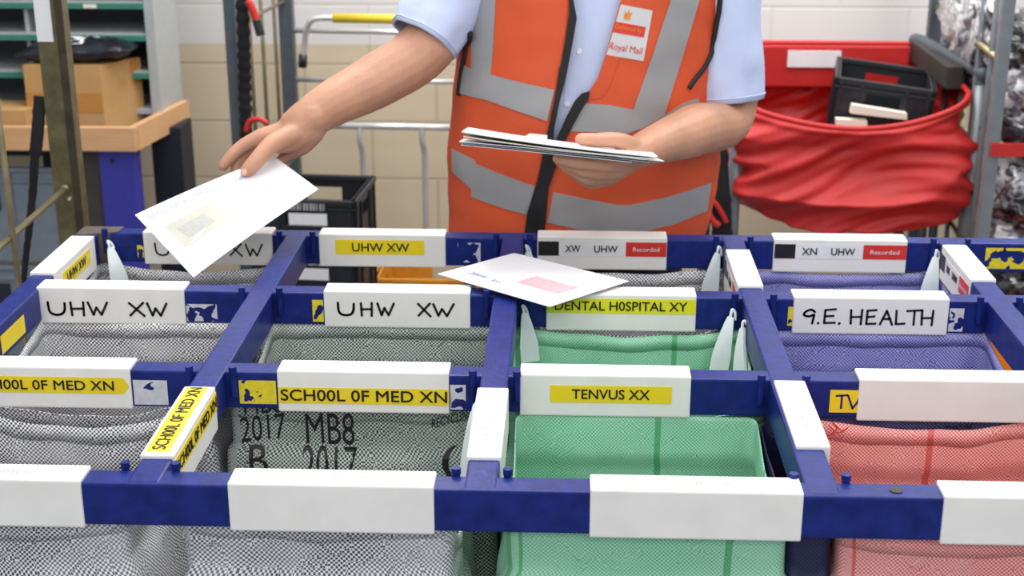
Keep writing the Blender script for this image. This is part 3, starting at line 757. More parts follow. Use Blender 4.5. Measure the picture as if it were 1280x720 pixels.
for rings, nm in ((RL, 0), (RR, 1)):
    rg = rings[-2]; c = sum(rg, Vector())/len(rg)
    MB().tube([c+(v-c)*1.015 for v in rg]+[c+(rg[0]-c)*1.015], 0.0012, 6).build('sleeve_hem_seam', M_SHIRT, shirt)
# vest
V, FS = torso_mesh(0.012, zbot, 1.505, 300, 150, 0.006)
BV_V = BVHTree.FromPolygons(V, FS)
HOLE = [(722, -420), (716, -60), (713, 0), (706, 60), (697, 110), (690, 150), (684, 190), (690, 192), (703, 174), (717, 146), (729, 127), (740, 118), (752, 101), (762, 71), (772, 35), (781, 3), (795, -60), (805, -420)]
keep = []
for f in FS:
    c = (V[f[0]]+V[f[2]])/2
    if c.y < BY and inside(pix(c), HOLE): continue
    keep.append(f)
vest = finish('hi_vis_vest', V, keep, M_ORG, person, smooth=True)
md = vest.modifiers.new('cloth_thickness', 'SOLIDIFY'); md.thickness = 0.0025; md.offset = 0
vest['label'] = 'orange sleeveless safety vest with silver tape, worn open'
def band(poly, nm='reflective_band', m=None, off=0.0015, th=0.0012, bvs=None, step=4.0, parent=None):
    V, FS = patch(poly, bvs or [BV_V], off, th, step); return finish(nm, V, FS, m or M_REFL, parent or vest, smooth=False)
band([(592, -170), (622, -170), (620, 0), (617, 60), (614, 93), (590, 86), (591, 0)])
band([(577, 78), (590, 86), (614, 93), (640, 100), (693, 112), (684, 151), (645, 138), (610, 125), (577, 117)], off=0.0029)
band([(566, 186), (580, 193), (594, 200), (596, 205), (630, 219), (669, 233), (659, 268), (632, 261), (590, 246), (590, 236), (566, 214)])
band([(838, -40), (838, 0), (815, 69), (792, 135), (780, 168), (803, 160), (829, 145), (850, 78), (873, 0), (884, -40)], off=0.0029)
band([(729, 129), (760, 131), (793, 137), (781, 168), (745, 165), (713, 164)])
band([(829, 145), (853, 129), (872, 122), (874, 132), (850, 143), (831, 152)])
band([(692, 240), (730, 248), (772, 256), (788, 256), (830, 247), (860, 238), (888, 228), (883, 263), (842, 280), (800, 290), (760, 290), (720, 286), (684, 278)])
# the same two bands carried on round the back
for z0, z1 in ((1.05, 1.10), (0.93, 0.985)):
    r0 = [torso_point(z0, PI*0.04+PI*0.92*k/60, 0.0145, 0.006) for k in range(61)]; r1 = [torso_point(z1, PI*0.04+PI*0.92*k/60, 0.0145, 0.006) for k in range(61)]
    mm = MB(); mm.add(r0+r1, [(k, k+1, k+62, k+61) for k in range(60)]); oo = mm.build('reflective_band', M_REFL, vest)
    md = oo.modifiers.new('tape_thickness', 'SOLIDIFY'); md.thickness = 0.0015
band([(735, 116), (747, 98), (757, 68), (767, 32), (776, 0), (790, -60), (806, -60), (792, 4), (783, 38), (773, 75), (763, 105), (752, 122), (735, 125)], 'front_edge', M_ORG, 0.0005, 0.0024)
# black zip bindings
band([(709, -170), (720, -170), (717, 0), (721, 22), (715, 58), (709, 90), (700, 125), (693, 160), (691, 195), (687, 225), (680, 300), (655, 300), (660, 265), (672, 225), (682, 175), (690, 140), (698, 95), (706, 55), (712, 15)], 'zip_binding', M_BIND, 0.0035, 0.003, [BV_V])
band([(737, 113), (727, 116), (718, 126), (708, 145), (696, 172), (688, 200), (682, 236), (686, 234), (697, 203), (705, 180), (715, 158), (726, 138), (736, 122)], 'zip_binding', M_BIND, 0.0045, 0.003, [BV_V])
def trim_tube(pts, r, bvs, nm):
    out = []
    pp = smooth_path([Vector((x, y, 0)) for x, y in pts], 5)
    for p in pp:
        h = cast(p.x, p.y, bvs)
        if h: out.append(h[0]+h[1]*r*0.6)
    if len(out) > 2: MB().tube(out, r, 8).build(nm, M_BIND, vest, smooth=True)
trim_tube([(903, -60), (900, 0), (895, 36), (888, 64), (879, 84), (868, 98), (860, 110)], 0.0052, [BV_V, BV_SH], 'armhole_binding')
trim_tube([(586, 40), (582, 72), (577, 100), (575, 119)], 0.0055, [BV_V, BV_SH], 'armhole_binding')
# badge with crown, red bar and words
BC = [(776, 5.5), (815.5, 13), (804, 76), (755, 67.5)]
def bpx(u, v):
    a = Vector(BC[0]).lerp(Vector(BC[1]), u); b = Vector(BC[3]).lerp(Vector(BC[2]), u); return a.lerp(b, v)
badge = band([bpx(0, 0), bpx(1, 0), bpx(1, 1), bpx(0.06, 1)], 'badge', mat('silver_badge', (206, 206, 208), .5, var=.03), 0.002, 0.001)
badge['label'] = 'silver grey badge with a crown, a red bar and red words'
def on_badge(vv, ff, nm, m, k=0.0036):
    V = []; N_ = []
    for u, v in vv:
        q = bpx(u, v); h = cast(q.x, q.y, [BV_V]); V.append(h[0]); N_.append(h[1])
    V2, F2 = shell(V, N_, ff, k, 0.0004); finish(nm, V2, F2, m, vest)
def gridded(u0, v0, u1, v1, n=10):
    return [(u0+(u1-u0)*i/n, v0+(v1-v0)*j/n) for j in range(n+1) for i in range(n+1)], [(j*(n+1)+i, j*(n+1)+i+1, (j+1)*(n+1)+i+1, (j+1)*(n+1)+i) for j in range(n) for i in range(n)]
M_CROWN = mat('crown_gold', (226, 140, 40), .5); M_LOGO = mat('logo_red', (216, 58, 44), .5)
on_badge(*gridded(0.0, 0.34, 0.89, 0.55), 'red_bar', M_LOGO, 0.0034)
vv, ff, _ = text2d('Delivered by', 1); on_badge([(0.05+a*0.75, 0.50-b*0.12) for a, b in vv], ff, 'bar_lettering', M_CROWN, 0.0042)
vv, ff, _ = text2d('Royal Mail', 1); on_badge([(0.07+a*0.85, 0.92-b*0.17) for a, b in vv], ff, 'badge_lettering', M_LOGO)
cr = [(.18, .10), (.24, .16), (.29, .07), (.34, .16), (.40, .09), (.38, .26), (.21, .26)]
on_badge([(.295, .19)]+cr, [(0, i+1, (i+1) % 7+1) for i in range(7)], 'crown', M_CROWN)
# trousers, shoes, hair, thumb nail
tr = MB()
tr.loft([[torso_point(z, 2*PI*i/40, 0.0) for i in range(40)] for z in (0.86, 0.90, 0.94)], True)
for sg in (-1, 1):
    tr.tube(smooth_path([(hx+sg*0.09, BY+0.005, 0.90), (hx+sg*0.10, BY-0.01, 0.50), (hx+sg*0.105, BY+0.02, 0.06)], 8), lerp_list([0.115, 0.088, 0.078], 8), 24)
tr.build('trousers', mat('navy_trousers', (34, 36, 52), .8, var=.1, bump=.2, bscale=30), person, smooth=True)
for sg in (-1, 1):
    MB().blob((hx+sg*0.108, BY-0.05, 0.045), (0.048, 0.135, 0.044), None, 12).box((hx+sg*0.108-0.046, BY-0.175, 0.0), (hx+sg*0.108+0.046, BY+0.08, 0.022), 0.008).build('shoe', mat('black_leather', (24, 24, 26), .4), person, smooth=True)
MB().blob(hc+Vector((0, 0.022, 0.03)), (0.082, 0.095, 0.098), None, 14, 0.06, 12).build('hair', mat('brown_hair', (70, 52, 40), .7, var=.3, scale=120), person, smooth=True)
def nail(px, py, rot, a, b):
    pts = []
    for k in range(14):
        t = 2*PI*k/14; x, y = a*math.cos(t), b*math.sin(t)
        pts.append((px+x*math.cos(rot)-y*math.sin(rot), py+x*math.sin(rot)+y*math.cos(rot)))
    r = patch(pts, [BODY_BV], 0.0002, 0.0007, 1.6); o = finish('thumb_nail', r[0], r[1], mat('nail', (240, 188, 168), .25, var=.03), person)
nail(304.5, 215.5, 2.3, 5.0, 3.8)

# ------------------------------------------------------------------ letters
def envelope(name, cs, label, m, th=0.0012, bend=0.0, group=None, n=14, cat='envelope'):
    """cs: four corners in order round the edge"""
    a, b, c, d = [Vector(p) for p in cs]; nn = (b-a).cross(d-a).normalized()
    if nn.z < 0: nn = -nn
    V = []; N_ = []
    for j in range(n+1):
        for i in range(n+1):
            u, v = i/n, j/n
            p = a.lerp(b, u).lerp(d.lerp(c, u), v)+nn*bend*(4*u*(1-u)); V.append(p); N_.append(nn)
    fs = [(j*(n+1)+i, j*(n+1)+i+1, (j+1)*(n+1)+i+1, (j+1)*(n+1)+i) for j in range(n) for i in range(n)]
    V2, F2 = shell(V, N_, fs, 0, th); o = finish(name, V2, F2, m); tag(o, label, cat, group)
    def at(u, v, k):
        return a.lerp(b, u).lerp(d.lerp(c, u), v)+nn*(bend*(4*u*(1-u))+th+k)
    return o, at
def print_env(o, at, vv, ff, nm, m, k=0.0004):
    finish(nm, [at(u, v, k) for u, v in vv], ff, m, o)
M_PBLUE = mat('pale_blue_print', (128, 150, 196), .6); M_PGREY = mat('pale_grey_print', (158, 164, 188), .6); M_PPINK = mat('pale_pink_print', (226, 178, 182), .6, var=.12, scale=60)
E1, at1 = envelope('envelope', [P(169, 269, 2.385), P(342, 195.5, 2.565), P(398, 237, 2.49), P(242, 347, 2.275)], 'white window envelope held out in the man\'s outstretched hand', M_ENV, bend=0.004)
vv, ff, _ = text2d('BIRMINGHAM & COMMUNITY', 1); print_env(E1, at1, [(.05+a*.50, .155-b*.075) for a, b in vv], ff, 'lettering', M_PGREY)
vv, ff, _ = text2d('NHS', 1); print_env(E1, at1, [(.66+a*.075, .19-b*.07) for a, b in vv], ff, 'postmark_lettering', M_PBLUE)
vv, ff, _ = text2d('Trust', 1); print_env(E1, at1, [(.48+a*.07, .19-b*.05) for a, b in vv], ff, 'postmark_lettering', M_PBLUE)
WIN = mat('window_film', (196, 194, 182), .12, var=.05)
print_env(E1, at1, *[gridded(.09, .30, .55, .66, 8)][0], 'address_window', WIN, 0.0003)
vv, ff = gridded(0, 0, 1, 1, 6); print_env(E1, at1, [(.13+.2*a+.02*b, .40+.18*b) for a, b in vv], ff, 'address_print', mat('faint_address_print', (176, 176, 172), .3, var=.12, scale=220), 0.0006)
print_env(E1, at1, [(.13, .655), (.20, .655), (.52, .32), (.49, .315)], [(0, 1, 2, 3)], 'window_crease', M_ENV, 0.0009)
c_ = [PZ(547, 343, 0.9085), PZ(687, 384, 0.9085), PZ(786, 352, 0.9085), PZ(643, 317, 0.9085)]
E2, at2 = envelope('envelope', c_, 'white envelope lying flat across the bars of the rack', M_ENV, bend=0.0)
print_env(E2, at2, *gridded(.50, .30, .86, .56, 8), 'address_print', M_PPINK)
print_env(E2, at2, [(.50+.36*u, .34+.18*v) for u, v in gridded(0, 0, 1, 1, 8)[0]], gridded(0, 0, 1, 1, 8)[1], 'address_print', mat('pale_rose_print', (210, 176, 186), .6, var=.12, scale=200), 0.0007)
vv, ff, _ = text2d('Delivered', 0); print_env(E2, at2, [(.13+a*.16, .19+b*.09) for a, b in vv], ff, 'postmark_lettering', M_PBLUE)
vv, ff, _ = text2d('by', 0); print_env(E2, at2, [(.36+a*.09, .16+b*.08) for a, b in vv], ff, 'postmark_lettering', M_PBLUE)
STK = [(M_ENV, (577, 165.5), (822, 197), (815, 190.5), (585, 160), 'white envelope on top of the pile in the man\'s hand', 0.0016),
       (M_CREAM, (579, 171), (816, 199), (812, 194), (590, 166), 'cream envelope just under the top letter of the held pile', 0.0012),
       (M_BLENV, (600, 176.0), (806, 200.5), (808, 196), (600, 171.5), 'grey-blue envelope in the middle of the held pile', 0.0015),
       (M_ENV, (574, 177.5), (830, 202.0), (822, 198.5), (580, 173.5), 'white envelope below the grey-blue one in the held pile', 0.0010),
       (M_BLENV, (578, 179.8), (812, 203.0), (806, 199.5), (584, 175.8), 'grey-blue envelope second from the bottom of the held pile', 0.0008),
       (M_ENV, (576, 181.6), (790, 203.2), (790, 200), (582, 178), 'white envelope at the bottom of the held pile', 0.0007)]
for i, (mt, a, b, c, d, lb, th) in enumerate(STK):
    envelope('envelope', [P(*a, 2.37), P(*b, 2.37), P(*c, 2.545), P(*d, 2.545)], lb, mt, th, bend=-0.003*(1 if i < 2 else -0.2), group='letters in the held pile')
envelope('envelope', [P(655, 171.5, 2.56), P(684, 174, 2.56), P(684, 169.5, 2.60), P(662, 167.5, 2.60)], 'small white letter sticking out at the back of the held pile', M_ENV, 0.001, group='letters in the held pile')

# ------------------------------------------------------------------ crates
def crate(name, w, d, h, m, M, label, cat, lab=True, hole=True, group=None, parent=None):
    """open stacking crate, walls with rim, ribs and hand holes; M places its base centre"""
    t = 0.006; b = MB(); ww, dd = w/2, d/2
    b.box((-ww+.012, -dd+.012, 0), (ww-.012, dd-.012, .008), .002)
    for s in (-1, 1):
        y = s*(dd-.009)
        if hole:
            b.box((-ww+.006, y-t/2, .004), (ww-.006, y+t/2, h*.56)); b.box((-ww+.006, y-t/2, h*.8), (ww-.006, y+t/2, h))
            b.box((-ww+.006, y-t/2, h*.56), (-w*.17, y+t/2, h*.8)); b.box((w*.17, y-t/2, h*.56), (ww-.006, y+t/2, h*.8))
        else: b.box((-ww+.006, y-t/2, .004), (ww-.006, y+t/2, h))
        x = s*(ww-.009)
        b.box((x-t/2, -dd+.006, .004), (x+t/2, dd-.006, h*.56)); b.box((x-t/2, -dd+.006, h*.8), (x+t/2, dd-.006, h))
        b.box((x-t/2, -dd+.006, h*.56), (x+t/2, -d*.15, h*.8)); b.box((x-t/2, d*.15, h*.56), (x+t/2, dd-.006, h*.8))
    for s in (-1, 1):
        b.box((-ww, s*dd-(.016 if s > 0 else 0), h-.016), (ww, s*dd+(0 if s > 0 else .016), h), .003); b.box((s*ww-(.016 if s > 0 else 0), -dd, h-.016), (s*ww+(0 if s > 0 else .016), dd, h), .003)
        b.box((-ww+.003, s*dd-(.010 if s > 0 else 0), h*.84), (ww-.003, s*dd+(0 if s > 0 else .010), h*.87), .001)
        for k in range(5):
            xx = -ww+.02+(w-.04)*k/4
            if abs(xx) > w*.2: b.box((xx-.004, s*(dd-.004)-.004, .01), (xx+.004, s*(dd-.004)+.004, h-.014), .001)
        for k in range(5):
            yy = -dd+.02+(d-.04)*k/4
            if abs(yy) > d*.2: b.box((s*(ww-.004)-.004, yy-.004, .01), (s*(ww-.004)+.004, yy+.004, h-.014), .001)
    org = M @ Vector((0, 0, 0)); b.v = [M @ v for v in b.v]
    o = b.build(name, m, base=org); tag(o, label, cat, group)
    if lab:
        c = MB(); c.box((-.035, -dd-.0042, h*.60), (.070, -dd-.0025, h*.79), 0, M); c.build('white_label', M_PAPER, o)
        c = MB()
        for k in range(11): c.box((-.03+.009*k, -dd-.0042, h*.84), (-.03+.009*k+random.choice((.003, .005, .006)), -dd-.0005, h*.84+.018), 0, M)
        c.build('barcode_strip', mat('barcode_grey', (170, 170, 172), .5), o)
    return o
cx_ = (P(330, 255, 3.62).x+P(462, 255, 3.62).x)/2; lab4 = ['at the bottom of the stack', 'second from the bottom of the stack', 'white-labelled, second from the top of the stack', 'open at the top of the stack']
for k in range(4):
    ca = P(442, 252, 3.70); cb = P(467, 225, 3.97); ang = -math.atan2(cb.x-ca.x, .27); top_ = ca.z
    R_ = Matrix.Translation((ca.x, 3.70, (top_-.172)/3*k)) @ Matrix.Rotation(ang, 4, 'Z') @ Matrix.Translation((-.15+.002*k, .14, 0))
    crate('stacking_crate', 0.30, 0.28, 0.172, M_BLACK, R_, 'black plastic crate behind the rack, '+lab4[k], 'crate', group='black crates stacked behind the rack')
o = crate('plastic_crate', 0.42, 0.40, 0.33, M_ORANGE, Matrix.Translation((P(560, 340, 4.1).x, 4.17, 0)), 'orange plastic crate on the floor right of the black crates', 'crate', False)
o = crate('plastic_crate', 0.40, 0.50, 0.16, M_ORANGE, Matrix.Translation((P(1300, 437, 3.55).x, 3.55, 0.115)), 'yellow-orange tray on a black dolly at the right behind the rack', 'crate', False, False)
d = thing('dolly', (P(1300, 437, 3.55).x, 3.55, 0), 'low black dolly under the yellow-orange tray', 'dolly')
x_ = d.location.x
MB().box((x_-.21, 3.29, .075), (x_+.21, 3.81, .115), .006).build('deck', M_BLACK, d)
for sx_ in (-1, 1):
    for sy_ in (-1, 1): MB().tube([(x_+sx_*.17-.012, 3.55+sy_*.21, .038), (x_+sx_*.17+.012, 3.55+sy_*.21, .038)], .038, 16).build('castor', M_BLACK, d)

# ------------------------------------------------------------------ work bench with pigeonholes, left rear
BT = 0.76
def wood_mat():
    m = mat('pale_beech_edge', (214, 166, 118), 0.5, var=0.05, scale=4)
    nt = m.node_tree; N = nt.nodes; L = nt.links; b = N['Principled BSDF']
    tc = N.new('ShaderNodeTexCoord'); mp = N.new('ShaderNodeMapping'); mp.inputs['Scale'].default_value = (3, 60, 60); wv = N.new('ShaderNodeTexNoise'); wv.inputs['Scale'].default_value = 2.0
    L.new(tc.outputs['Object'], mp.inputs[0]); L.new(mp.outputs[0], wv.inputs['Vector'])
    rp = N.new('ShaderNodeValToRGB'); rp.color_ramp.elements[0].color = s2l((200, 148, 100)); rp.color_ramp.elements[1].color = s2l((224, 180, 134))
    L.new(wv.outputs['Fac'], rp.inputs[0]); L.new(rp.outputs[0], b.inputs['Base Color']); return m
M_WOOD = wood_mat()
p1 = P(171, 190, 4.06); p0 = P(171, 160, 4.06); p2 = P(236, 127, 4.46)
bx1 = p1.x; zt_, zb_ = p0.z, p1.z; yb_ = 4.46
bench = thing('work_bench', (bx1-0.6, 4.3, 0), 'work bench with pale wooden lip and blue steel legs at the left rear', 'bench')
MB().box((bx1-1.3, 4.06, zb_), (bx1, 4.085, zt_), 0.003).build('front_lip', M_WOOD, bench)
rotL = math.atan2(p2.x-bx1, yb_-4.06)
MB().add([(bx1-.022, 4.0855, zb_), (bx1, 4.0855, zb_), (p2.x, yb_, zb_), (p2.x-.022, yb_, zb_), (bx1-.022, 4.0855, zt_), (bx1, 4.0855, zt_), (p2.x, yb_, zt_), (p2.x-.022, yb_, zt_)],
    [(3, 2, 1, 0), (4, 5, 6, 7), (0, 1, 5, 4), (1, 2, 6, 5), (2, 3, 7, 6), (3, 0, 4, 7)]).build('side_lip', M_WOOD, bench)
MB().box((bx1-1.29, 4.07, zb_+.008), (bx1-.012, yb_, zb_+.03)).build('bench_top', mat('blue_bench_top', (62, 66, 150), .5), bench)
for xx in (bx1-.125, bx1-1.25):
    MB().box((xx, 4.09, 0), (xx+.105, 4.16, zb_), .004).build('leg', mat('blue_leg_paint', (58, 56, 160), .45), bench)
    MB().tube([(xx+.04, 4.0885, zb_-.035), (xx+.04, 4.091, zb_-.035)], .007, 12).build('bolt_hole', M_INK, bench)
MB().box((p2.x-.085, yb_-.16, 0), (p2.x+.01, yb_-.02, zb_+.02), .004).build('back_leg', mat('dark_navy_steel', (22, 24, 40), .6), bench)
MB().box((bx1-.19, 4.11, 0), (bx1-.13, 4.15, zb_), .003).build('leg_brace', mat('dark_brown_steel', (62, 58, 52), .6), bench)
M_SHELF = mat('pale_grey_shelf', (176, 180, 180), .5, var=.06); M_GRN = mat('green_edging', (58, 128, 112), .5, var=.06)
sx1 = P(203, 100, 4.28).x-0.010; shelf = thing('pigeonhole_unit', (sx1-.55, 4.45, zb_+.03), 'grey pigeonhole shelving with green edging on the work bench', 'shelving')
zs = zb_+.03
MB().box((sx1-.03, 4.28, zs), (sx1, 4.53, 1.75), .002).build('side_panel', M_SHELF, shelf)
MB().box((sx1-1.2, 4.28, zs), (sx1-1.17, 4.53, 1.75), .002).build('side_panel', M_SHELF, shelf)
MB().box((sx1-1.18, 4.515, zs), (sx1-.02, 4.53, 1.75), .0).build('back_panel', mat('dark_shelf_back', (74, 76, 80), .7), shelf)
zz = P(150, 141, 4.29).z; hs = []
for py in (138, 91, 44, 4): hs.append(P(150, py, 4.29).z)
while hs[-1] < 1.7: hs.append(hs[-1]+(hs[-1]-hs[-2]))
for i, z in enumerate(hs):
    s_ = MB().box((sx1-1.17, 4.285, z-.010), (sx1-.03, 4.515, z+.006), .001).build('shelf', M_SHELF, shelf)
    if i: 
        MB().box((sx1-1.17, 4.278, z-.016), (sx1-.03, 4.285, z+.001), .001).build('green_edge_strip', M_GRN, s_)
        MB().box((sx1-.21, 4.276, z-.013), (sx1-.17, 4.279, z-.002)).build('cream_label', M_CREAM, s_)
for i in range(1, len(hs)-1):
    for xx in (sx1-.40, sx1-.78): MB().box((xx, 4.30, hs[i]+.006), (xx+.012, 4.515, hs[i+1]-.01)).build('divider', M_SHELF, shelf)
# things on the bench
zc_ = zb_+.03
def card_box(cs, z0, z1, label, tape=True, th=0.004):
    b = MB(); n = len(cs)
    b.add([(x, y, z0) for x, y in cs]+[(x, y, z1) for x, y in cs], [(3, 2, 1, 0), (4, 5, 6, 7)]+[(i, (i+1) % 4, (i+1) % 4+4, i+4) for i in range(4)])
    o = b.build('cardboard_box', M_CARD); tag(o, label, 'box')
    a, c = Vector(cs[0]), Vector(cs[1]); d_ = (c-a); nrm = Vector((d_.y, -d_.x)).normalized(); zm = z0+(z1-z0)*.45
    if tape:
        t = MB(); e = nrm*.0012; a2 = a+e; c2 = c+e
        t.add([(a2.x, a2.y, zm-.03), (c2.x, c2.y, zm-.03), (c2.x, c2.y, zm+.03), (a2.x, a2.y, zm+.03), (a.x, a.y, zm-.03), (c.x, c.y, zm-.03), (c.x, c.y, zm+.03), (a.x, a.y, zm+.03)],
              [(0, 1, 2, 3), (4, 0, 3, 7), (1, 5, 6, 2), (3, 2, 6, 7), (4, 5, 1, 0)]); t.build('parcel_tape', M_TAPE, o)
        a, c = Vector(cs[1]), Vector(cs[2]); d_ = (c-a); nrm = Vector((d_.y, -d_.x)).normalized()*.0012; a2 = a.lerp(c, .72)+nrm; c2 = a.lerp(c, .9)+nrm; zq = z0+(z1-z0)*.62
        t = MB(); t.add([(a2.x, a2.y, zq), (c2.x, c2.y, zq), (c2.x, c2.y, z1), (a2.x, a2.y, z1)], [(0, 1, 2, 3)]); t.build('tape_end', M_TAPE, o)
        t = MB(); t.add([(cs[0][0]*.5+cs[3][0]*.5, cs[0][1]*.5+cs[3][1]*.5-.002, z1+.0006), (cs[1][0]*.5+cs[2][0]*.5, cs[1][1]*.5+cs[2][1]*.5-.002, z1+.0006), (cs[1][0]*.5+cs[2][0]*.5, cs[1][1]*.5+cs[2][1]*.5+.002, z1+.0006), (cs[0][0]*.5+cs[3][0]*.5, cs[0][1]*.5+cs[3][1]*.5+.002, z1+.0006)], [(0, 1, 2, 3)]); t.build('flap_seam', mat('dark_card_seam', (120, 88, 52), .8), o)
    return o
q0 = PZ(36, 166, zc_); q1 = PZ(132, 164, zc_); q2 = PZ(182, 149, zc_)
y0_ = max(4.105, min(q0.y, q1.y)); q0 = P(36, 150, y0_); q1 = P(131, 150, y0_); q2 = P(180, 130, y0_+.15); q3 = Vector((q0.x+(q2.x-q1.x), q2.y, 0))
ztop_b = P(128, 82, y0_).z
card_box([(q0.x, q0.y), (q1.x, q1.y), (q2.x, q2.y), (q3.x, q3.y)], zc_, ztop_b, 'brown cardboard box taped across the front on the work bench')
l0 = P(-60, 150, 4.11); l1 = P(33, 150, 4.11)
card_box([(l0.x, 4.11), (l1.x, 4.11), (l1.x+.02, 4.25), (l0.x+.02, 4.25)], zc_, P(10, 138, 4.11).z, 'low brown cardboard box left of the taller box on the bench', False)
# black plastic parcel
pb = MB(); pc = P(98, 66, y0_+.08); pc.z = ztop_b+.034
rg = []
for j in range(25):
    u = j/24*2-1; ring = []
    for k in range(32):
        a = 2*PI*k/32; hh = .032*(1-abs(u)**3)*(1+.5*noise.noise(Vector((u*3, math.cos(a)*2, 1))))+.004; wd_ = .078*(1-.12*abs(u)**4)*(1+.08*noise.noise(Vector((u*4, a, 9))))
        x = u*.175; z = math.sin(a)*hh+.010*noise.noise(Vector((u*7, math.cos(a)*5, 4)))
        z = max(z, -.0325)
        ring.append(Vector((pc.x+x, pc.y+math.cos(a)*wd_, pc.z+z+(0.012*u if u < 0 else .006*u))))
    rg.append(ring)
par = pb.loft(rg).build('mailing_bag', mat('black_polythene', (30, 33, 42), .3, var=.2, scale=20, bump=.3, bscale=40), smooth=True); tag(par, 'black polythene parcel with white label on the cardboard box', 'parcel')
bvp = BVHTree.FromPolygons(pb.v, pb.f)
V, FS = patch([(76, 44), (97, 40), (109, 44), (103, 55), (77, 55)], [bvp], .0005, .0008); 
if FS: finish('white_label', V, FS, M_PAPER, par)
# grey crates under the bench
gx = P(50, 300, 4.2).x
for i, (gw, z0, nm) in enumerate(((.60, 0.0, 'lower grey crate under the work bench'), (.60, .31, 'upper grey crate with dark hand slot under the work bench'))):
    o = crate('storage_crate', gw, .40, .30, M_GREYP, Matrix.Translation((bx1-.56, 4.34, z0)), nm, 'crate', False, True, group='grey crates under the bench')
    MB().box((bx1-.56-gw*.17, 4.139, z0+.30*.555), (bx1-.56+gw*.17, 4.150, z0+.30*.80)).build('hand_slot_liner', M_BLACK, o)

# ------------------------------------------------------------------ tarnished roll cage, left foreground
cg = thing('roll_cage', (-1.1, 2.7, 0), 'tarnished steel roll cage with a black strap at the left end of the rack', 'roll cage')
yp = 2.98
for yy in (yp, 1.9):
    tp = P(75, 150, yp).x
    po = MB(); po.box((tp-.030, yy, .12), (tp+.012, yy+.004, 1.75), .0012); po.box((tp+.012, yy-.002, .12), (tp+.030, yy+.034, 1.75), .002); pob = po.build('post', M_BRASS if yy == yp else M_BRASS, cg)
    if yy == yp:
        MB().box((tp+.013, yy-.0035, .12), (tp+.0295, yy-.0018, 1.75)).build('dark_edge_strip', M_BRASSD, pob)
        a0 = P(48, 52, yy)
        MB().box((tp-.030, yy-.0015, a0.z), (tp+.004, yy, a0.z+.10), .0).build('white_sticker', M_PAPER, pob)
rx = P(22, 278, 2.6).x-.012
for yy in (2.62, 2.36, 2.14): MB().tube([(rx-.008, yy, .12), (rx-.008, yy, 1.7)], .0058, 10).build('rod', M_ROD, cg, smooth=True)
e0 = P(81, 236, yp-.008); e1 = Vector((rx+.006, 1.9, e0.z-.01))
MB().tube([e0, e1], .0066, 10).blob(e0, (.010, .008, .010), None, 8).build('cross_rod', M_ROD, cg, smooth=True)
MB().tube([e0+Vector((.008, -.002, -.022)), e0+Vector((.008, .006, -.022))], .0038, 10).build('bolt', M_CHROME, cg)
for zz_ in (1.5, .3): MB().tube([(tp, yp, zz_), (tp, 1.9, zz_)], .007, 10).build('cross_rod', M_ROD, cg, smooth=True)
sp_ = [P(50, 120, yp+.02), P(47, 165, yp+.0), P(43, 205, yp-.01), P(41, 240, yp-.01), P(36, 290, yp-.02), P(31, 335, yp-.02), P(27, 400, yp-.03)]
pp = smooth_path(sp_, 8); MB().tube(pp, [(.014 if i < 14 else .012-.00012*i)*(1+.18*noise.noise(Vector((i*.9, 0, 0)))) for i in range(len(pp))], 10, .35, (0, -1, 0)).build('strap', M_STRAP, cg, smooth=True)
MB().box((-1.75, 1.88, .09), (tp+.03, yp+.03, .12), .004).build('base', M_BRASSD, cg)
for xx in (-1.68, -1.1):
    for yy in (1.98, 2.9): MB().tube([(xx-.015, yy, .045), (xx+.015, yy, .045)], .045, 16).build('castor', M_BLACK, cg)
ls = MB(); lv = P(30, 535, 2.42); ls.blob((lv.x-.13, 2.42, .35), (.22, .22, .24), None, 26, .38, 9, 3.3)
oo = finish('mail_sack', ls.v, ls.f, M_GREY, uvs=[(math.atan2(v.y-2.42, v.x-lv.x+.13)*.2, v.z) for v in ls.v], smooth=True); tag(oo, 'crumpled grey mail bag lying in the tarnished cage at the left edge', 'mail bag')

# ------------------------------------------------------------------ grey roll cage behind the man's arm
g2 = thing('roll_cage', (P(430, 300, 4.3).x, 4.2, 0), 'slate grey roll cage with a yellow handle grip behind the outstretched arm', 'roll cage')
xl = P(292, 80, 3.95).x; xb = P(361, 80, 4.5).x; xr = P(600, 100, 4.5).x
for (xx, yy, w) in ((xl, 3.95, .016), (xb, 4.5, .022), (xr, 3.95, .016), (xr+.04, 4.5, .022)):
    MB().box((xx-w, yy-w, .12), (xx+w, yy+w, 1.7), .003).build('post', M_DSTEEL, g2)
for f_ in (.3, .52, .76):
    xx = xl+(xb-xl)*f_; yy = 3.95+.55*f_; MB().tube([(xx, yy, .14), (xx, yy, 1.65)], .006, 8).build('rod', M_ROD, g2, smooth=True)
for z in (P(340, 12, 4.3).z, .55, .2): MB().tube([(xl, 3.95, z), (xb, 4.5, z)], .006, 8).build('cross_rod', M_ROD, g2, smooth=True)
for py, r in ((38, .0085), (99, .0085), (156, .0115)):
    MB().tube([P(366, py, 4.5), P(600, py+4, 4.5)], r, 10).build('rail', M_CHROME, g2, smooth=True)
for px in (450, 528):
    t_ = P(px, 158, 4.5); MB().tube(smooth_path([t_, t_+Vector((0, -.004, -.05)), t_+Vector((.004, .012, -.09)), t_+Vector((.004, .016, -.2)), (t_.x+.004, t_.y+.016, .14)], 5), .010, 10).build('rod', M_CHROME, g2, smooth=True)
hp = [P(379, 74, 4.44), P(381, 55, 4.44), P(383, 38, 4.43), P(389, 26, 4.42), P(400, 22.5, 4.42), P(420, 22.5, 4.42), P(560, 25, 4.42), P(576, 28, 4.42), P(583, 45, 4.43), P(584, 76, 4.44)]
hd = MB().tube(smooth_path(hp, 5), .0095, 10).build('handle', M_CHROME, g2, smooth=True)
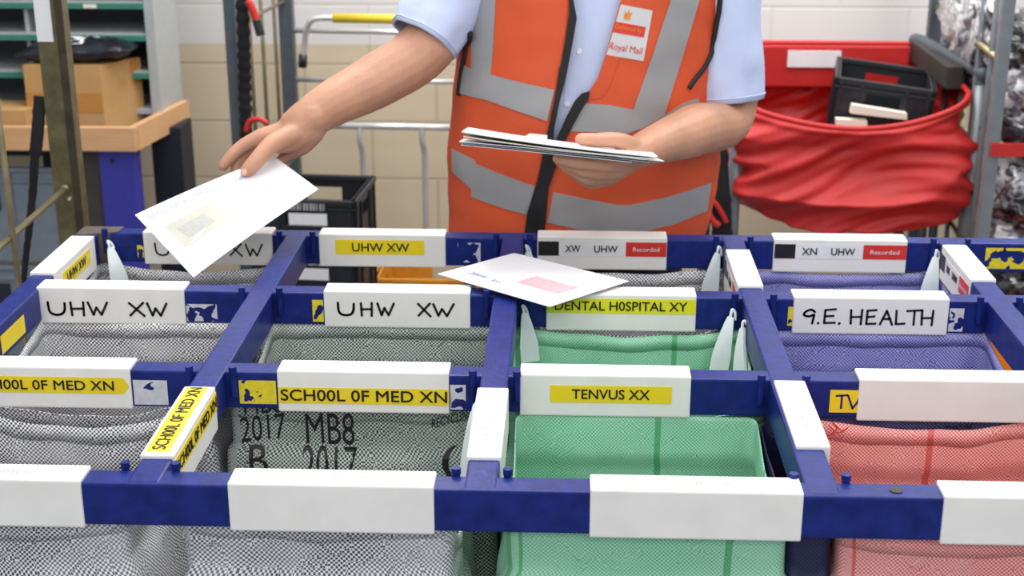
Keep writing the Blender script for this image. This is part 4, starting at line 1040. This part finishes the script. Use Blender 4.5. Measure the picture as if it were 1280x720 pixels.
MB().tube([P(416, 22.5, 4.42), P(556, 25, 4.42)], .0145, 14).build('yellow_grip', M_YELP, hd, smooth=True)
MB().tube([P(379, 68, 4.44), P(378, 84, 4.44)], .014, 12).build('handle_socket', M_BLACK, hd, smooth=True)
pp = smooth_path([P(304, -60, 3.90), P(303, 0, 3.90), P(305, 60, 3.90), P(306, 110, 3.91), P(308, 165, 3.91), P(309, 230, 3.92)], 14)
MB().tube(pp, [.018*(1+.14*math.sin(i*1.7)+.1*noise.noise(Vector((i*.8, 2, 0)))) for i in range(len(pp))], 10, .5, (0, -1, 0)).build('strap', M_STRAP, g2, smooth=True)
MB().tube(smooth_path([P(309, 0, 3.88), P(314, 8, 3.88), P(318, 18, 3.88), P(321, 27, 3.88)], 4), [.008]+[.011]*11+[.010], 10).build('red_hook', M_REDP, g2, smooth=True)
MB().tube(smooth_path([P(320, 24, 3.88), P(323, 34, 3.88), P(326, 44, 3.88)], 4), .0125, 10).build('hook_tip', M_BLACK, g2, smooth=True)
MB().tube(smooth_path([P(308, 165, 3.88), P(312, 152, 3.88), P(325, 149, 3.88), P(334, 155, 3.88)], 4), .008, 10).build('red_hook', M_REDP, g2, smooth=True)
MB().box((xl, 3.93, .09), (xr+.04, 4.52, .12), .004).build('base', M_DSTEEL, g2)
for xx in (xl+.06, xr-.04):
    for yy in (4.0, 4.45): MB().tube([(xx-.015, yy, .045), (xx+.015, yy, .045)], .045, 14).build('castor', M_BLACK, g2)

# ------------------------------------------------------------------ red lined trolley, right rear
rt = thing('lined_trolley', (P(1070, 250, 4.2).x, 4.2, 0), 'steel trolley with a sagging red fabric liner behind the person on the right', 'trolley')
fl = P(918, 230, 3.9).x; fr = P(1217, 200, 3.9).x; yb2 = 4.47; ztr = P(1218, 92, 3.9).z
for xx, yy, mm in ((fl, 3.9, M_STEEL), (fr, 3.9, M_STEEL), (fl-.02, yb2, M_DSTEEL), (fr-.05, yb2, M_DSTEEL)):
    MB().tube([(xx, yy, .13), (xx, yy, ztr-.02)], .0175, 14).build('post', mm, rt, smooth=True)
MB().tube(smooth_path([(fr, 3.9, ztr-.03), (fr, 3.905, ztr-.008), (fr-.003, 3.93, ztr), (fr-.045, yb2-.02, ztr), (fr-.05, yb2, ztr-.02)], 6), .0185, 12).build('side_rail', M_DSTEEL, rt, smooth=True)
MB().box((fr-.075, 3.98, ztr-.06), (fr-.028, yb2-.02, ztr+.004), .004).build('side_shelf', mat('dark_rail', (52, 50, 48), .6), rt)
MB().tube([(fl-.02, yb2, ztr-.02), (fr-.05, yb2, ztr-.02)], .012, 10).build('back_rail', M_DSTEEL, rt, smooth=True)
for k in range(3):
    xx = fr-.02-.004*k; yy = 4.02+.16*k; MB().tube([(xx, yy, .14), (xx, yy, ztr-.03)], .007, 8).build('rod', M_STEEL, rt, smooth=True)
MB().box((fl-.03, 3.87, .09), (fr+.03, yb2+.03, .125), .004).build('base', M_DSTEEL, rt)
for xx in (fl+.05, fr-.05):
    for yy in (3.95, 4.4): MB().tube([(xx-.015, yy, .045), (xx+.015, yy, .045)], .045, 14).build('castor', M_BLACK, rt)
M_LINER = mat('red_fabric_liner', (190, 34, 32), .55, var=.1, scale=8, bump=.15, bscale=20)
# liner: an open bag with heavy level folds
lx0, lx1, ly0, ly1 = fl+.022, fr-.03, 3.875, yb2-.02
pts, tot = rrect(lx0, lx1, ly0, ly1, .05, 180); V = []; FS = []; rows = 70
zf = P(1070, 161, 3.88).z; zcn = P(1200, 122, 3.88).z; zcl = P(935, 132, 3.88).z; zbk = P(1040, 55, ly1).z; zbt = P(1070, 287, 3.88).z-.02
for j in range(rows+1):
    t = j/rows
    for p, s in pts:
        u = (p.x-lx0)/(lx1-lx0); v = (p.y-ly0)/(ly1-ly0)
        cor = zcl+(zcn-zcl)*u; zr = (cor-(cor-zf)*math.sin(PI*min(1, max(0, u)))**.75)*(1-v)+zbk*v
        bot = zbt+.05*abs(2*u-1)**3*(1-v)
        z = zr+(bot-zr)*t
        cxx, cyy = (lx0+lx1)/2, (ly0+ly1)/2; o_ = Vector((p.x-cxx, p.y-cyy)); L_ = o_.length; o_ /= L_
        fr_ = Vector((p.x*2.6, z*17+p.x*2.2*math.sin(p.x*5), v*2))
        q = .030*noise.noise(fr_)+.018*noise.noise(fr_*2.1+Vector((3, 1, 0)))+.036*(.6-2.4*abs(noise.noise(Vector((p.x*2.2+z*2.5, z*9-p.x*2.2, v*2+7)))))
        q = q*min(1, t*5)+.012*math.exp(-((t-.03)/.03)**2)
        if v < .5: q += .035*math.sin(PI*t)**.8*(1-2*v)
        sc = 1.0
        if t > .94: sc = 1-.95*((t-.94)/.06)**2
        pos = Vector((cxx, cyy))+o_*(L_+q)*sc; V.append((pos.x, pos.y, z))
n = 180
for j in range(rows):
    for i in range(n): FS.append((j*n+i, (j+1)*n+i, (j+1)*n+(i+1) % n, j*n+(i+1) % n))
lin = finish('red_liner', V, FS, M_LINER, rt, smooth=True); lin.modifiers.new('cloth_thickness', 'SOLIDIFY').thickness = .003
MB().tube([Vector(V[i])+Vector((0, 0, .002)) for i in range(n)]+[Vector(V[0])+Vector((0, 0, .002))], .008, 8, caps=False).build('liner_hem', M_LINER, lin, smooth=True)
lb = MB(); a = P(985, 63, ly1-.05); b = P(1050, 84, ly1-.05); lb.box((a.x, ly1-.055, b.z), (b.x, ly1-.05, a.z)); lb.build('white_label', M_PAPER, lin)
MB().box((lx0+.01, ly1-.048, zbk-.125), (lx1-.05, ly1-.030, zbk+.002), .006).build('folded_flap', M_LINER, lin)
pp = smooth_path([P(893, 150, 3.86), P(897, 200, 3.86), P(900, 250, 3.85), P(903, 300, 3.86)], 8)
MB().tube(pp, [.030*(1+.2*noise.noise(Vector((i*.6, 5, 0)))) for i in range(len(pp))], 10, .4, (0, -1, 0)).build('strap', M_STRAP, rt, smooth=True)
MB().tube(smooth_path([P(884, 246, 3.82), P(894, 254, 3.82), P(903, 268, 3.82), P(908, 278, 3.82)], 5), .007, 8).tube(smooth_path([P(886, 268, 3.82), P(891, 276, 3.82), P(899, 282, 3.82)], 5), .010, 8).build('red_hook', M_REDP, rt, smooth=True)
# tote lying in the liner
A_ = P(1044, 96, 3.99); B_ = P(1172.5, 114, 3.94); D_ = P(1018, 66, 4.30)
ex = (B_-A_); tw = ex.length; ex.normalize(); ey = (D_-A_); ey -= ex*ey.dot(ex); td = ey.length; ey.normalize(); ez = ex.cross(ey)
Mt = Matrix(((ex.x, ey.x, ez.x, 0), (ex.y, ey.y, ez.y, 0), (ex.z, ey.z, ez.z, 0), (0, 0, 0, 1)))
ctr = A_+ex*tw/2+ey*td/2-ez*.175
crate('tote', tw, td, .175, M_BLACK, Matrix.Translation(ctr) @ Mt, 'black plastic tote lying tilted inside the red liner', 'crate', False)
for a, b, c, d, lbx in (((1066, 131), (1134, 142), (1134, 150), (1064, 142), 'cream packet standing in front of the tote in the red liner'), ((1046, 149), (1084, 151), (1084, 160), (1046, 158), 'small pale packet at the left front of the tote in the red liner')):
    w_ = [P(*q, 3.925) for q in (a, b, c, d)]; w2 = [v+Vector((0, .03, 0)) for v in w_]
    b_ = MB(); b_.add(w_+w2, [(3, 2, 1, 0), (4, 5, 6, 7), (0, 1, 5, 4), (1, 2, 6, 5), (2, 3, 7, 6), (3, 0, 4, 7)]); oo = b_.build('packet', M_CREAM); tag(oo, lbx, 'packet')

# ------------------------------------------------------------------ cage of wrapped bundles, far right
rc = thing('roll_cage', (1.6, 3.9, 0), 'grey roll cage with a red strap full of wrapped bundles at the right edge', 'roll cage')
px_ = P(1246, 150, 3.62).x; pb_ = P(1168, 30, 4.62).x
MB().box((px_-.016, 3.62, .12), (px_+.016, 3.65, 1.7), .004).build('post', M_STEEL, rc)
MB().box((pb_-.02, 4.6, .12), (pb_+.02, 4.64, 1.7), .004).build('post', M_DSTEEL, rc)
MB().box((px_+.72, 3.62, .12), (px_+.75, 3.65, 1.7), .004).build('post', M_STEEL, rc)
for f_ in (.18, .36, .54, .72, .88):
    MB().tube([(pb_+(px_-pb_)*f_, 4.62-.98*f_, .14), (pb_+(px_-pb_)*f_, 4.62-.98*f_, 1.68)], .0075, 8).build('rod', M_STEEL, rc, smooth=True)
for z in (P(1172, 10, 4.6).z, .5): MB().tube([(pb_, 4.61, z), (px_, 3.64, z)], .009, 8).build('cross_rod', M_ROD, rc, smooth=True)
MB().box((px_-.01, 3.61, P(1250, 196, 3.61).z), (px_+.74, 3.614, P(1250, 179, 3.61).z), .001).build('red_strap', M_REDP, rc)
MB().box((pb_-.02, 3.60, .09), (px_+.76, 4.65, .12), .004).build('base', M_DSTEEL, rc)
for xx in (px_+.06, px_+.68):
    for yy in (3.68, 4.5): MB().tube([(xx-.015, yy, .045), (xx+.015, yy, .045)], .045, 14).build('castor', M_BLACK, rc)
def film(nm, a, b):
    if nm in MATS: return MATS[nm]
    m = mat(nm, a, .22, var=0, coat=.5); nt = m.node_tree; N = nt.nodes; L = nt.links; bs = N['Principled BSDF']
    tc = N.new('ShaderNodeTexCoord'); nz = N.new('ShaderNodeTexNoise'); nz.inputs['Scale'].default_value = 16; nz.inputs['Detail'].default_value = 4; nz.inputs['Distortion'].default_value = 2.5
    L.new(tc.outputs['Object'], nz.inputs[0]); rp = N.new('ShaderNodeValToRGB'); rp.color_ramp.elements[0].position = .42; rp.color_ramp.elements[1].position = .58
    rp.color_ramp.elements[0].color = s2l(b); rp.color_ramp.elements[1].color = s2l(a); L.new(nz.outputs['Fac'], rp.inputs[0]); L.new(rp.outputs[0], bs.inputs['Base Color']); return m
FA = film('grey_film', (176, 176, 180), (58, 58, 64)); FB = film('white_film', (224, 224, 226), (120, 120, 126)); FC = film('black_film', (70, 70, 76), (16, 16, 20)); FD = film('dark_red_film', (120, 60, 60), (40, 24, 28))
BN = [(1300, 110, .13, .11, FB, 'white film bundle level with the top of the red liner'), (1310, 60, .14, .09, FC, 'black bundle near the top of the pile at the right edge'),
      (1300, 152, .13, .09, FC, 'black bundle just above the red strap'), (1302, 235, .15, .13, FA, 'grey film bundle just below the red strap'),
      (1300, 285, .14, .07, FB, 'white film bundle below the grey one at the right edge'), (1310, 262, .15, .06, FD, 'dark red bundle between grey and white ones'),
      (1296, 335, .16, .10, FC, 'black bundle low at the right edge'), (1312, 360, .16, .10, FA, 'grey bundle at the bottom of the pile at the right edge')]
zpile = []
for i, (bx_, by_, w, h, mt, lbx) in enumerate(BN):
    c = P(bx_, by_, 3.86); o = MB().blob(c, (w, .17, h), None, 22, .45, 11, i*3.7).build('wrapped_bundle', mt, smooth=True); tag(o, lbx, 'wrapped bundle', 'bundles in the right cage')
for i, (bx_, by_, w, h, mt, lbx) in enumerate(((1212, 30, .05, .12, FB, 'tall white film bundle behind the mesh above the red trolley'), (1222, 84, .05, .07, FA, 'small grey film bundle against the mesh beside the dark rail'))):
    c = P(bx_, by_, 4.12); o = MB().blob(c, (w, .22, h), None, 20, .5, 12, 40+i*3.1).build('wrapped_bundle', mt, smooth=True); tag(o, lbx, 'wrapped bundle', 'bundles in the right cage')
